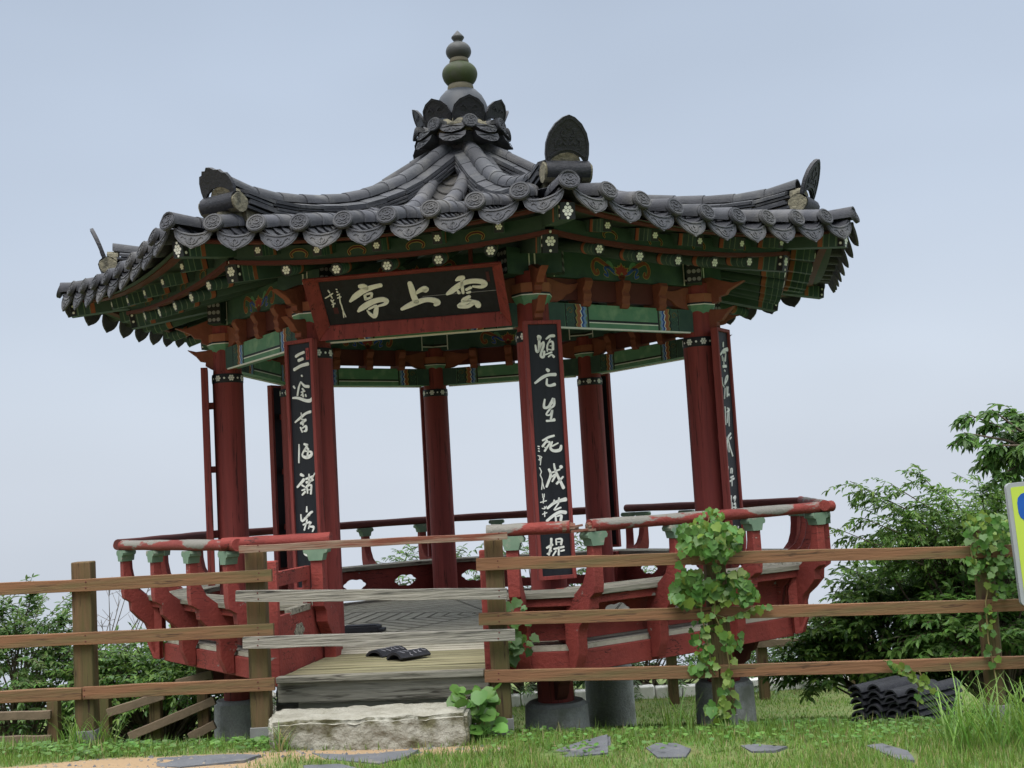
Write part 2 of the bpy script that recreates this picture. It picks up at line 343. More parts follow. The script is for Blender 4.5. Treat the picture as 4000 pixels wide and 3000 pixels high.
part(mb, 'wing_bracket', M['orange'], K8, bevel=.004); part(mb3, 'wing_bracket', M['orange'], K8, bevel=.004)
part(mb2, 'outward_bracket', M['orange'], K8, bevel=.004); part(mb4, 'outward_bracket', M['orange'], K8, bevel=.004)
mb = MB()
def octo(r, z): return [(r*math.sin(j*PI/4), -R1-.01-r*math.cos(j*PI/4), z) for j in range(8)]
lev = [(.122, 2.622, 0), (.166, 2.70, 0), (.1675, 2.708, 1), (.1675, 2.724, 2), (.166, 2.733, 3), (.166, 2.80, 3)]
for (ra, za, m0), (rb, zb, m1) in zip(lev, lev[1:]):
    a, b = octo(ra, za), octo(rb, zb); mb.add(a+b, [(j, (j+1) % 8, 8+(j+1) % 8, 8+j) for j in range(8)], m1)
mb.add(octo(.122, 2.622), [tuple(range(8))], 0); mb.add(octo(.166, 2.80), [tuple(range(8))], 3)
part(mb, 'capital_block', [M['green'], M['white'], M['black'], M['orange2']], K8, smooth=20)

# ---- tie beams with painted ends
mb = MB(); y0, y1 = AP1-.06, AP1+.06
def sbox(mb, l0, l1, o0, o1, z0, z1, mi=0, P=sP): mb.hexa([P(l0, o0, z0), P(l1, o0, z0), P(l1, o1, z0), P(l0, o1, z0), P(l0, o0, z1), P(l1, o0, z1), P(l1, o1, z1), P(l0, o1, z1)], mi)
sbox(mb, -.90, .90, y0, y1, 2.465, 2.66, 0)
def wavy(l, dz, sg, amp=.009): return [(l+sg*amp*math.sin(i*2.1+dz), 2.467+i*.019) for i in range(11)]
for face, hh in ((y1, .002), (y0, -.002)):
    fn = lambda a, b, h, face=face, hh=hh: sP(a, face+hh*h, b)
    for sg in (-1, 1):
        def band(la, lb, mi, ph=0):
            pa, pb = wavy(sg*la, ph, sg), wavy(sg*lb, ph, sg); mb.prism(pa+pb[::-1], fn, .2, 1.0, mi)
        mb.prism([(sg*.385, 2.467), (sg*.40, 2.467), (sg*.40, 2.658), (sg*.385, 2.658)], fn, .2, 1.2, 1)
        band(.402, .415, 7); band(.416, .440, 4); band(.441, .460, 3); band(.461, .470, 2); band(.471, .508, 5); band(.509, .520, 6); band(.521, .535, 1)
        band(.536, .620, 8); mb.prism([(sg*.622, 2.467), (sg*.634, 2.467), (sg*.634, 2.658), (sg*.622, 2.658)], fn, .2, 1.2, 1)
        mb.prism([(sg*.64, 2.467), (sg*.90, 2.467), (sg*.90, 2.658), (sg*.64, 2.658)], fn, .2, 1.0, 8)
        for zc in (2.535, 2.60):
            sw = [(sg*(.578+.030*math.cos(t)*(1-t/9)), zc+.030*math.sin(t)*(1-t/9), .010) for t in np.linspace(0, 5.2, 9)]
            mb.stroke(sw, fn, .8, 1.6, 6 if zc > 2.55 else 0, 3)
            mb.stroke([(x*1.0, z, .006) for x, z, _ in sw], fn, 1.6, 2.0, 1, 3)
    mb.prism([(-.383, 2.515), (.383, 2.515), (.383, 2.533), (-.383, 2.533)], fn, .2, 1.0, 1)
    mb.prism([(-.383, 2.505), (.383, 2.505), (.383, 2.514), (-.383, 2.514)], fn, .2, 1.0, 2)
mb.prism([(-.76, y1-.012), (.76, y1-.012), (.76, y1+.006), (-.76, y1+.006)], lambda a, b, h: sP(a, b, h), 2.452, 2.4645, 2)
part(mb, 'tie_beam', [M['green'], M['black'], M['white'], M['blue'], M['lblue'], M['orange2'], M['yellow'], M['pale'], M['dgreen']], K8)

# ---- red frieze board with three little brackets on it
mb = MB(); sbox(mb, -.88, .88, AP1-.025, AP1+.025, 2.695, 2.872)
part(mb, 'frieze_board', M['umber'], K8)
AN = [(0, 2.872), (.10, 2.872), (.115, 2.84), (.095, 2.80), (.075, 2.775), (.088, 2.74), (.075, 2.70), (.082, 2.675), (.06, 2.640), (0, 2.635)]
for l in (-.42, 0, .42):
    mb = MB()
    for sg in (1, -1): mb.prism(AN, lambda o, z, t, sg=sg, l=l: sP(l+t, AP1+sg*(o+.024), z), -.042, .042)
    mb.prism([(-.026, 2.636), (.026, 2.636), (.026, 2.70), (-.026, 2.70)], lambda o, z, t, l=l: sP(l+t, AP1+o, z), -.041, .041)
    part(mb, 'small_bracket', M['orange'], K8, bevel=.004)

# ---- lotus painted lintels, crossing at the corners
LOTUS = [([(-.30, 3.03, .016), (-.26, 3.045, .030), (-.20, 3.02, .032), (-.13, 2.985, .022)], 1), ([(-.30, 3.03, .024), (-.315, 2.98, .030), (-.29, 2.925, .028), (-.255, 2.93, .022), (-.265, 2.96, .016)], 1),
 ([(-.19, 2.925, .018), (-.155, 2.91, .020), (-.16, 2.945, .018), (-.185, 2.975, .022), (-.14, 2.985, .026), (-.08, 2.945, .026), (-.03, 2.93, .018)], 2)]
LOTUS += [([(-x, z, wd) for x, z, wd in s], m) for s, m in LOTUS]
def petal(mb, fn, cx, cz, ang, ln, wd, h0, h1, mi):
    pts = [(0, 0), (.35, .5), (.7, .38), (1, 0), (.7, -.38), (.35, -.5)]
    mb.prism([(cx+ln*a*math.cos(ang)-wd*b*math.sin(ang), cz+ln*a*math.sin(ang)+wd*b*math.cos(ang)) for a, b in pts], fn, h0, h1, mi)
def lintel(par):
    dz = .003*par; mb = MB(); L = R1*SA+.27; z0, z1 = 2.874+dz, 3.088+dz; o0, o1 = AP1-.065, AP1+.065
    sbox(mb, -L, L, o0, o1, z0, z1, 0)
    for face, hh in ((o1, .0022), (o0, -.0022)):
        fn = lambda a, b, h, face=face, hh=hh: sP(a, face+hh*h, b+dz)
        for s, m in LOTUS:
            mb.stroke([(x, z, wd+.010) for x, z, wd in s], fn, .2, .8, 3, 3); mb.stroke(s, fn, .8, 1.5, m, 3)
        for k_ in range(7): petal(mb, fn, 0, 2.935, PI*(k_+.3)/6.6, .10 if k_ % 2 else .085, .052, .5+.1*k_, 1.1+.1*k_, 3); petal(mb, fn, .01*math.cos(PI*(k_+.3)/6.6), 2.938+.01*math.sin(PI*(k_+.3)/6.6), PI*(k_+.3)/6.6, .075 if k_ % 2 else .06, .036, 1.1+.1*k_, 1.9+.1*k_, 4)
        for k_ in range(5): petal(mb, fn, 0, 2.92, -PI*(.1+.2*k_), .045, .035, 1.5, 2.2, 1)
        for sg in (-1, 1):
            mb.stroke([(sg*.09, 2.985, .016), (sg*.12, 3.02, .03), (sg*.15, 3.03, .025), (sg*.165, 3.0, .015)], fn, .3, 1, 5, 3)
            for lx in (.72, .965): mb.prism([(sg*lx, z0), (sg*(lx+.012), z0), (sg*(lx+.012), z1), (sg*lx, z1)], fn, .2, 1, 6)
            mb.prism([(sg*.735, 2.915), (sg*.96, 2.915), (sg*.96, 2.928), (sg*.735, 2.928)], fn, .2, 1, 6)
            mb.prism([(sg*.735, 2.928), (sg*.96, 2.928), (sg*.96, 2.95), (sg*.735, 2.95)], fn, .2, 1, 7)
    for sg in (-1, 1):                # painted end grain
        fe = lambda a, b, h, sg=sg: sP(sg*(L+.0022*h), AP1+a, b+dz)
        mb.prism([(-.064, 2.876), (.064, 2.876), (.064, 3.086), (-.064, 3.086)], fe, .2, 1, 7)
        for i in (-1, 0, 1):
            for j in range(3): mb.disc((i*.042, 2.91+j*.068), fe, .019 if (i or j == 1) else .017, 1, 1.8, 8, 8)
    return mb
LM = [M['dgreen'], M['orange'], M['blue'], M['yellow'], M['seal'], M['green'], M['white'], M['black'], M['grey']]
part(lintel(0), 'lotus_lintel', LM, (0, 2, 4, 6)); part(lintel(1), 'lotus_lintel', LM, (1, 3, 5, 7))

# ---- rafters
def eave(l, amp, half): return amp*(abs(l)/half)**2.2
RM = [M['mgreen'], M['black'], M['white'], M['orange2'], M['dgreen'], M['pale']]
def rafter(l, o_end, z_end, o_in, z_in, rad, square):
    mb = MB(); l_in = l*(.62 if not square else .80)
    a, b = Vector(sP(l, o_end, z_end)), Vector(sP(l_in, o_in, z_in)); d = (b-a).normalized()
    if square:
        mb.beam(a, b, rad*2, rad*2.5, 0)
    else: mb.tube([a, b], rad, 12, 0)
    sd = d.cross(Vector((0, 0, 1))).normalized(); up = sd.cross(d)
    e = lambda x, y, h: a+sd*x+up*y-d*h
    if square: mb.prism([(-rad*.97, -rad*1.22), (rad*.97, -rad*1.22), (rad*.97, rad*1.22), (-rad*.97, rad*1.22)], e, .0005, .002, 1)
    else: mb.disc((0, 0), e, rad*.97, .0005, .002, 12, 1)
    mb.flower((0, 0), e, rad*.72, .002, .004, 2)
    for t0, t1, mi in ((.004, .035, 4), (.036, .044, 5), (.045, .085, 4), (.086, .093, 5), (.094, .15, 4), (.150, .158, 5), (.159, .20, 3), (.201, .212, 1)):
        p0, p1 = a+d*t0, a+d*t1
        if square: mb.beam(p0, p1, rad*2+.004, rad*2.5+.004, mi)
        else: mb.tube([p0, p1], rad+.002, 12, mi, False)
    return mb
for l in (-.80, -.40, 0, .40, .80):
    zE = 2.905+eave(l, .045, .85)
    part(rafter(l, 3.03, zE, 1.0, 3.50, .048, False), 'rafter', RM, K8, ROOF_EXTRA)
for l in (-.92, -.46, 0, .46, .92):
    zE = 3.010+eave(l, .055, .95)
    part(rafter(l, 3.29, zE, 2.2, 3.30, .036, True), 'flying_rafter', RM, K8, ROOF_EXTRA)
# corner beams: a lower and an upper one
def corner_beam(r_end, zc, wd, ht, r_in, z_in, name):
    mb = MB(); a, b = Vector(vP(0, r_end, zc)), Vector(vP(0, r_in, z_in)); mb.beam(a, b, wd, ht, 0); d = (b-a).normalized()
    up = Vector((1, 0, 0)).cross(d); up = up if up.z > 0 else -up
    e = lambda x, y, h: a+Vector((1, 0, 0))*x+up*y-d*h
    mb.prism([(-wd/2+.001, -ht/2+.001), (wd/2-.001, -ht/2+.001), (wd/2-.001, ht/2-.001), (-wd/2+.001, ht/2-.001)], e, .0005, .002, 1)
    mb.flower((0, 0), e, .040, .002, .004, 2)
    for q in (-.068, .068): mb.disc((0, q*ht/.17), e, .011, .002, .004, 7, 2)
    for sg in (-1, 1):
        f = lambda x, y, h, sg=sg: a+d*x+up*y+Vector((sg*(wd/2+h), 0, 0))
        mb.prism([(.002, -ht/2+.002), (.05, -ht/2+.002), (.05, ht/2-.002), (.002, ht/2-.002)], f, .0003, .002, 1)
        for q in (-.03, .03): mb.disc((.025, q), f, .012, .002, .0035, 7, 2)
        for i, (t0, t1, mi) in enumerate(((.06, .07, 5), (.075, .12, 4), (.12, .128, 5), (.13, .17, 4), (.17, .178, 5), (.18, .22, 3))):
            mb.prism([(t0, -ht/2+.002), (t1, -ht/2+.002), (t1, ht/2-.002), (t0, ht/2-.002)], f, .0003, .002, mi)
    part(mb, name, RM, K8, ROOF_EXTRA)
corner_beam(3.27, 2.975, .115, .175, 1.1, 3.42, 'corner_beam')
corner_beam(3.80, 3.075, .105, .12, 2.3, 3.27, 'upper_corner_beam')
# curved red strips and eave boards
def strip(o, za, amp, half, oo, th, ht):
    mb = MB(); n = 14
    for i in range(n):
        la, lb = -half+2*half*i/n, -half+2*half*(i+1)/n; z0, z1 = za+eave(la, amp, half), za+eave(lb, amp, half)
        q = lambda l: o+oo*(abs(l)/half)**2.5
        mb.hexa([sP(la, q(la)-th, z0), sP(lb, q(lb)-th, z1), sP(lb, q(lb), z1), sP(la, q(la), z0), sP(la, q(la)-th, z0+ht), sP(lb, q(lb)-th, z1+ht), sP(lb, q(lb), z1+ht), sP(la, q(la), z0+ht)], 0)
    return mb
part(strip(3.06, 2.958, .07, 1.25, 0.0, .05, .030), 'red_eave_strip', M['umber'], K8, ROOF_EXTRA)
part(strip(3.37, 3.065, .085, 1.42, .06, .07, .03), 'eave_board', M['umber'], K8, ROOF_EXTRA)
# painted green panel between the strips, with little cloud motifs
mb = MB(); n = 14; half = 1.22
for i in range(n):
    la, lb = -half+2*half*i/n, -half+2*half*(i+1)/n; z0, z1 = 2.99+eave(la, .07, half), 2.99+eave(lb, .07, half)
    mb.add([sP(la, 3.035, z0), sP(lb, 3.035, z1), sP(lb, 3.02, z1+.12), sP(la, 3.02, z0+.12)], [(0, 1, 2, 3)], 0)
fn = lambda a, b, h: sP(a, 3.037+h, b+eave(a, .07, half))
for l in (-.69, -.23, .23, .69):
    cl = [(l-.055, 3.015, .012), (l-.065, 3.04, .012), (l-.035, 3.065, .014), (l, 3.07, .014), (l+.035, 3.065, .014), (l+.065, 3.04, .012), (l+.055, 3.015, .012)]
    mb.stroke([(x, z, wd+.010) for x, z, wd in cl], fn, .0002, .001, 1, 3); mb.stroke(cl, fn, .001, .002, 2, 3)
part(mb, 'eave_panel', [M['mgreen'], M['yellow'], M['umber']], K8, ROOF_EXTRA)

# ------------------------------------------------------------------ roof
PO = [(.0, 4.75), (.28, 4.46), (.74, 4.08), (1.22, 3.79), (1.74, 3.56), (2.27, 3.40), (2.59, 3.325), (3.05, 3.235), (3.35, 3.165), (3.55, 3.115), (3.8, 3.05)]
def zprof(o):
    for (a, za), (b, zb) in zip(PO, PO[1:]):
        if o <= b: return za+(zb-za)*(o-a)/(b-a)
    return PO[-1][1]
def zprofs(o): return (zprof(max(0, o-.18))+2*zprof(o)+zprof(min(3.8, o+.18)))/4
TA = math.tan(A8)
def zt(l, o): return zprofs(o)+.115*(o/3.52)**2*min(1.2, abs(l)/(o*TA+1e-6))**2.0
OE = 3.53; SPC = 2*OE*TA/9
ROWS = [-OE*TA+SPC*(i+1) for i in range(8)]; VALS = [-OE*TA+SPC*(i+.5) for i in range(9)]
def ofs(l): return OE+.05*(abs(l)/(OE*TA))**2         # the eave line swings out a little at the corners
# soffit (boards above the rafters)
mb = MB(); no, nl = 12, 10
for i in range(no+1):
    o = .55+(3.44-.55)*i/no
    for j in range(nl+1):
        l = o*TA*(-1+2*j/nl); mb.v.append(sP(l, o, zt(l, o)-.085-.05*min(1, (3.44-o))))
for i in range(no):
    for j in range(nl): a = i*(nl+1)+j; mb.f.append((a, a+1, a+nl+2, a+nl+1)); mb.m.append(0)
part(mb, 'soffit', M['dark'], K8, ROOF_EXTRA)
# tile field: valley tiles and round tile rows
def arc_seg(mb, fn, o0, o1, r0, r1, n, a0, a1, mi, thick=0.012):
    vs = []
    for o, r in ((o0, r0), (o1, r1)):
        for rr in (r, r-thick):
            vs += [fn(o, rr*math.sin(a0+(a1-a0)*j/n), rr*math.cos(a0+(a1-a0)*j/n)) for j in range(n+1)]
    m = n+1; fs = []
    for j in range(n): fs += [(j, j+1, 2*m+j+1, 2*m+j), (m+j+1, m+j, 3*m+j, 3*m+j+1), (j+1, j, m+j, m+j+1), (2*m+j, 2*m+j+1, 3*m+j+1, 3*m+j)]
    fs += [(0, 2*m, 3*m, m), (n, m+n, 3*m+n, 2*m+n)]
    mb.add(vs, fs, mi)
mb = MB()
for l in ROWS:
    o = ofs(l); omin = abs(l)/TA+.10; i = 0
    while o > omin:
        o2 = max(o-.29, omin); j = random.uniform(-.004, .004)
        f = lambda oo, x, y, l=l, j=j: sP(l+x+j, oo, zt(l, oo)+.038+y)
        arc_seg(mb, f, o2-.01, o, .069, .077+random.uniform(-.001, .002), 9, -PI/2*1.22, PI/2*1.22, 0); o = o2; i += 1
for l in VALS:
    o = ofs(l)+.015; omin = abs(l)/TA-.12
    while o > max(omin, .3):
        o2 = o-.17; f = lambda oo, x, y, l=l, o=o: sP(l+x, oo, zt(l+x, min(oo, 3.6))+.070-y+.020*(oo-o+.17)/.17)
        arc_seg(mb, f, o2, o, .135, .135, 6, -.98, .98, 2 if o > 3.05 else 1, -.012); o = o2  # valleys near the eave take darker clay: shadow behind the drips, painted in
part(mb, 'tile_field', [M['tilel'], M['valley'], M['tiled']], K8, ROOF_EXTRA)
# round end tiles and pointed drip tiles, each with a raised motif
def end_tile(mb, fn, r=.076):
    mb.disc((0, 0), fn, r, -.028, 0, 18, 0)
    ring = [(r*.90*math.cos(t), r*.90*math.sin(t)) for t in np.linspace(0, 2*PI, 19)[:-1]]
    hole = [(r*.78*math.cos(t), r*.78*math.sin(t)) for t in np.linspace(0, 2*PI, 19)[:-1]]
    mb.prism(ring, fn, 0, .005, 0, [hole])
    for s in ([(-.02, .005, .007), (0, -.008, .010), (.022, .002, .008), (.018, .022, .008), (0, .020, .006)], [(-.01, .036, .006), (.008, .042, .006)], [(0, .028, .006), (.012, .031, .005)],
              [(-.035, -.032, .006), (-.015, -.040, .009), (0, -.030, .009), (.015, -.040, .009), (.035, -.032, .006)], [(-.045, -.005, .009), (-.042, .003, .009)], [(.045, -.005, .009), (.042, .003, .009)], [(-.03, .03, .006), (-.024, .036, .006)], [(.03, .03, .006), (.024, .036, .006)], [(-.028, -.018, .005), (-.02, -.022, .006)], [(.028, -.018, .005), (.02, -.022, .006)]):
        mb.stroke(s, fn, -.001, .006, 0, 3)
DRIP = [(-.146, .0), (-.12, -.014), (-.08, -.030), (-.04, -.039), (0, -.042), (.04, -.039), (.08, -.030), (.12, -.014), (.146, .0), (.147, -.03), (.132, -.072), (.102, -.106), (.06, -.132), (.022, -.147), (0, -.160), (-.022, -.147), (-.06, -.132), (-.102, -.106), (-.132, -.072), (-.147, -.03)]
def drip_tile(mb, fn):
    mb.prism(DRIP, fn, -.016, 0, 0)
    mb.stroke([(-.143, -.004, .010), (-.08, -.034, .012), (0, -.046, .012), (.08, -.034, .012), (.143, -.004, .010)], fn, -.012, .008, 0, 3)
    mb.stroke([(-.132, -.030, .006), (-.118, -.070, .006), (-.06, -.120, .006), (0, -.143, .006), (.06, -.120, .006), (.118, -.070, .006), (.132, -.030, .006)], fn, 0, .004, 0, 3)
    for sg in (-1, 1):
        mb.stroke([(sg*.005, -.122, .010), (sg*.03, -.107, .013), (sg*.045, -.086, .008)], fn, 0, .007, 0, 3)
        mb.stroke([(sg*.008, -.108, .008), (sg*.018, -.086, .012), (sg*.004, -.070, .008)], fn, 0, .007, 0, 3)
        mb.stroke([(sg*.05, -.078, .006), (sg*.07, -.062, .008), (sg*.085, -.07, .006)], fn, 0, .006, 0, 3); mb.stroke([(sg*.09, -.045, .006), (sg*.105, -.033, .007)], fn, 0, .006, 0, 3)
for l in ROWS:
    mb = MB(); tilt = .12; zz = zt(l, OE)+.046
    end_tile(mb, lambda x, y, h, l=l, zz=zz: sP(l+x, ofs(l)+.034+h*.93-y*.36, zz+y*.90+h*.3))
    part(mb, 'end_tile', M['tilel'], K8, ROOF_EXTRA)
for l in VALS:
    mb = MB(); zz = zt(l, OE)-.008
    drip_tile(mb, lambda x, y, h, l=l, zz=zz: sP(l+x, ofs(l)+.006+h-y*.34, zz+y+(zt(l+x, OE)-zt(l, OE))))
    part(mb, 'drip_tile', M['tilel'], K8, ROOF_EXTRA)
# corner tiles
RC = OE/CA+.075; mb = MB(); zz = zt(OE*TA, OE)+.040
end_tile(mb, lambda x, y, h: vP(x, RC+h*.93-y*.36, zz+y*.90+h*.3))
f = lambda oo, x, y: vP(x, oo, zz-.006+y+.02*(RC-oo))
for i in range(2): arc_seg(mb, f, RC-.27*(i+1), RC-.27*i-.01, .071, .077, 9, -PI/2*1.2, PI/2*1.2, 0)
part(mb, 'end_tile', M['tilel'], K8, ROOF_EXTRA)
# hip ridges
RIDGE = [(.20, 4.73), (.332, 4.64), (.815, 4.329), (1.011, 4.203), (1.319, 4.056), (1.60, 3.944), (1.88, 3.839), (2.163, 3.770), (2.459, 3.715), (2.80, 3.664), (3.10, 3.652), (3.325, 3.675), (3.60, 3.73)]
def zr_(r):
    for (a, za), (b, zb) in zip(RIDGE, RIDGE[1:]):
        if r <= b: return za+(zb-za)*(r-a)/(b-a)
    return RIDGE[-1][1]
def zrs(r): return (zr_(max(.2, r-.15))+2*zr_(r)+zr_(min(3.6, r+.15)))/4
mb = MB(); r = 3.40; REND = 3.40
while r > .30:
    r2 = max(r-.285, .24)
    arc_seg(mb, lambda oo, x, y: vP(x, oo, zrs(oo)-.088+y), r2-.012, r, .080, .088, 8, -PI/2*1.02, PI/2*1.02, 0); r = r2
for wd, dz0, th, off, drop in ((.180, .082, .026, .05, .050), (.178, .148, .020, .17, .012), (.190, .180, .020, .02, .012), (.196, .212, .020, .12, .010), (.190, .246, .022, .2, .01)):
    r = 3.37+off*.2-.04
    while r > .32:
        r2 = max(r-.285-random.uniform(0, .03), .27); e = r-.006; js = random.uniform(-.005, .006); jz = random.uniform(-.004, .004)
        for sg in (-1, 1):
            za, zb = zrs(r2)-dz0+jz, zrs(e)-dz0+jz+.004
            mb.hexa([vP(sg*.02, r2, za-th), vP(sg*(wd+js), r2, za-th-drop), vP(sg*(wd+js), e, zb-th-drop), vP(sg*.02, e, zb-th),
                     vP(sg*.02, r2, za), vP(sg*(wd+js), r2, za-drop), vP(sg*(wd+js), e, zb-drop), vP(sg*.02, e, zb)], 0)
        r = r2
r = 3.34
while r > .4:
    r2 = r-.2; mb.hexa([vP(-.155, r2, zrs(r2)-.36), vP(.155, r2, zrs(r2)-.36), vP(.155, r, zrs(r)-.36), vP(-.155, r, zrs(r)-.36), vP(-.12, r2, zrs(r2)-.16), vP(.12, r2, zrs(r2)-.16), vP(.12, r, zrs(r)-.16), vP(-.12, r, zrs(r)-.16)], 1); r = r2
roll = MB(); roll.T = lambda x, y, z: vP(x, y, z)
roll.add([(x, 3.44+.085*math.cos(t), 3.455+.078*math.sin(t)) for x in (-.165, .165) for t in np.linspace(-1.0, PI+1.0, 11)], [(j, j+1, 12+j, 11+j) for j in range(10)]+[(11*1-1, 0, 11, 21)], 0)
plug = MB(); plug.T = roll.T
for sg in (-1, 1): plug.prism([(.082*math.cos(t)*(1+.07*math.sin(5*t)), .074*math.sin(t)*(1+.06*math.cos(4*t))) for t in np.linspace(0, 2*PI, 15)[:-1]], lambda a, b, h, sg=sg: (sg*(.15+h), 3.435+a, 3.447+b), -.05, .030, 0)
plug.lathe([(.11, 3.26), (.12, 3.36), (.10, 3.42)], 12, (0, 3.38, 0)); plug.prism([(-.12, 3.50), (.12, 3.50), (.10, 3.57), (.05, 3.60), (-.05, 3.60), (-.10, 3.57)], lambda a, b, h: (a, 3.35+h, b), 0, .10, 0)
plate = MB()
PL = [(-.152, -.02), (-.165, .06), (-.163, .14), (-.142, .215), (-.10, .28), (-.045, .325), (0, .342), (.045, .325), (.10, .28), (.142, .215), (.163, .14), (.165, .06), (.152, -.02), (.11, .035), (.055, .065), (0, .075), (-.055, .065), (-.11, .035)]
def plf(a, b, h): return vP(a, 3.465+b*.26+h*.9+.30*b*b, 3.515+b*.93-h*.3)
plate.prism(PL, plf, -.016, .016, 0)
plate.stroke([(-.14, .02, .012), (-.15, .07, .012), (-.148, .14, .012), (-.125, .21, .012), (-.085, .265, .012), (-.035, .306, .012), (0, .318, .012), (.035, .306, .012), (.085, .265, .012), (.125, .21, .012), (.148, .14, .012), (.15, .07, .012), (.14, .02, .012)], plf, .016, .022, 0, 3)
plate.stroke([(-.13, .045, .012), (-.06, .088, .014), (0, .098, .014), (.06, .088, .014), (.13, .045, .012)], plf, .016, .026, 0, 3)
for sg in (-1, 1):
    for s in ([(.01, .13, .012), (.04, .15, .016), (.06, .13, .012)], [(.02, .19, .012), (.05, .20, .016), (.04, .235, .01)], [(.07, .17, .012), (.095, .155, .014), (.09, .115, .01)], [(0, .245, .012), (.02, .26, .012)], [(.06, .10, .01), (.09, .095, .012)], [(.015, .165, .012), (.03, .175, .014)]):
        plate.stroke([(sg*x, y, wd) for x, y, wd in s], plf, .016, .023, 0, 3)
RS = [(roll, 'ridge_end_roll', [M['tiled']]), (plug, 'ridge_mortar', [M['mortar']])]
part(mb, 'hip_ridge', [M['tile'], M['mortar']], [0, 1, 2, 3, 4, 5, 6], R(.8), subs=RS+[(plate, 'ridge_end_plate', [M['tiled']])])
brk = MB(); brk.prism([(-.152, -.02), (-.165, .06), (-.160, .13), (-.140, .18), (-.115, .185), (-.10, .215), (-.07, .21), (-.05, .235), (-.01, .225), (.02, .205), (.06, .20), (.085, .175), (.12, .165), (.15, .12), (.165, .06), (.152, -.02), (.11, .035), (.055, .065), (0, .075), (-.055, .065), (-.11, .035)], plf, -.016, .016, 0)
part(mb, 'hip_ridge', [M['tile'], M['mortar']], [7], R(.8), subs=RS+[(brk, 'ridge_end_plate', [M['tiled']])])
# crown of the roof: mortar core, collar of tiles, petals
mb = MB(); mb.lathe([(.30, 4.30), (.28, 4.60), (.36, 4.68), (.36, 4.80), (.27, 4.90)], 24)
part(mb, 'crown_core', M['mortar'], [0])
mb = MB(); mb.lathe([(.27, 4.45), (.35, 4.63), (.39, 4.70), (.36, 4.72)], 24); part(mb, 'crown_base', M['tiled'], [0])
for rr, zc, ks in ((.475, 4.665, .5), (.455, 4.76, .5)):
    mb = MB(); f = lambda x, y, h, rr=rr, zc=zc: ((rr+h-y*.45)*math.sin(PI/8+x/rr), -(rr+h-y*.45)*math.cos(PI/8+x/rr), zc+y*.95)
    mb.prism([(-.142, .032), (-.075, .005), (0, -.005), (.075, .005), (.142, .032), (.13, -.025), (.08, -.072), (0, -.092), (-.08, -.072), (-.13, -.025)], f, -.16, 0, 0)
    for a_ in (-.6, -.3, 0, .3, .6): mb.stroke([(.03*a_, -.03, .007), (.10*math.sin(a_*1.5), -.025-.045*math.cos(a_), .008)], f, 0, .004, 0, 3)
    part(mb, 'crown_drip_tile', M['tile'], K8, ROOF_EXTRA)
mb = MB(); f = lambda x, y, h: vP(x, .485+h-y*.2, 4.785+y*.95)
end_tile(mb, f, .074); arc_seg(mb, lambda oo, x, y: vP(x, oo, 4.785+y), .30, .47, .068, .071, 7, -PI/2, PI/2, 0)
part(mb, 'crown_end_tile', M['tile'], K8, ROOF_EXTRA)
mb = MB()
PT = [(-.135, -.04), (-.150, .04), (-.135, .11), (-.085, .165), (-.03, .19), (0, .205), (.03, .19), (.085, .165), (.135, .11), (.150, .04), (.135, -.04), (.09, -.005), (.045, .010), (0, .015), (-.045, .010), (-.09, -.005)]
def ptf(a, b, h): return vP(a*1.10, .40+b*.42+h-.35*a*a, 4.845+b*.95)
mb.prism(PT, ptf, -.012, .012, 0)
mb.stroke([(-.13, .0, .010), (-.137, .05, .010), (-.12, .105, .010), (-.07, .15, .010), (0, .182, .010), (.07, .15, .010), (.12, .105, .010), (.137, .05, .010), (.13, 0, .010)], ptf, .012, .017, 0, 3)
for sg in (-1, 1): mb.stroke([(sg*.02, .08, .012), (sg*.05, .11, .014), (sg*.08, .09, .01)], ptf, .012, .018, 0, 3)
part(mb, 'crown_petal', M['tiled'], K8, ROOF_EXTRA)
# gourd finial
def fpart(name, prof, m):
    mb = MB(); mb.lathe(prof, 32, (.012, 0, 0)); return part(mb, name, m, [0], smooth=60)
def ball(zc, r, z0, z1, n=10): return [(math.sqrt(max(r*r-((z-zc)*r/rv(zc, z0, z1, z))**2, 1e-6)), z) for z in np.linspace(z0, z1, n)]
def rv(zc, z0, z1, z): return (z1-zc)*1.10 if z > zc else (zc-z0)*1.18
fpart('finial_dome', [(.30, 4.86), (.292, 4.95), (.275, 5.02), (.25, 5.10), (.215, 5.17), (.165, 5.225), (.13, 5.235)], M['finblue'])
fpart('finial_collar', [(.128, 5.225), (.135, 5.25), (.130, 5.285), (.118, 5.30)], M['fincol'])
fpart('finial_orb', ball(5.415, .180, 5.285, 5.535, 14), M['finmoss'])
fpart('finial_collar', [(.095, 5.530), (.100, 5.545), (.092, 5.572), (.08, 5.58)], M['fincol'])
fpart('finial_orb', ball(5.648, .130, 5.566, 5.745, 12), M['finial'])
fpart('finial_bud', [(.045, 5.742), (.040, 5.755), (.048, 5.768), (.066, 5.795), (.064, 5.805), (.035, 5.838), (.008, 5.868), (.001, 5.875)], M['finial'])
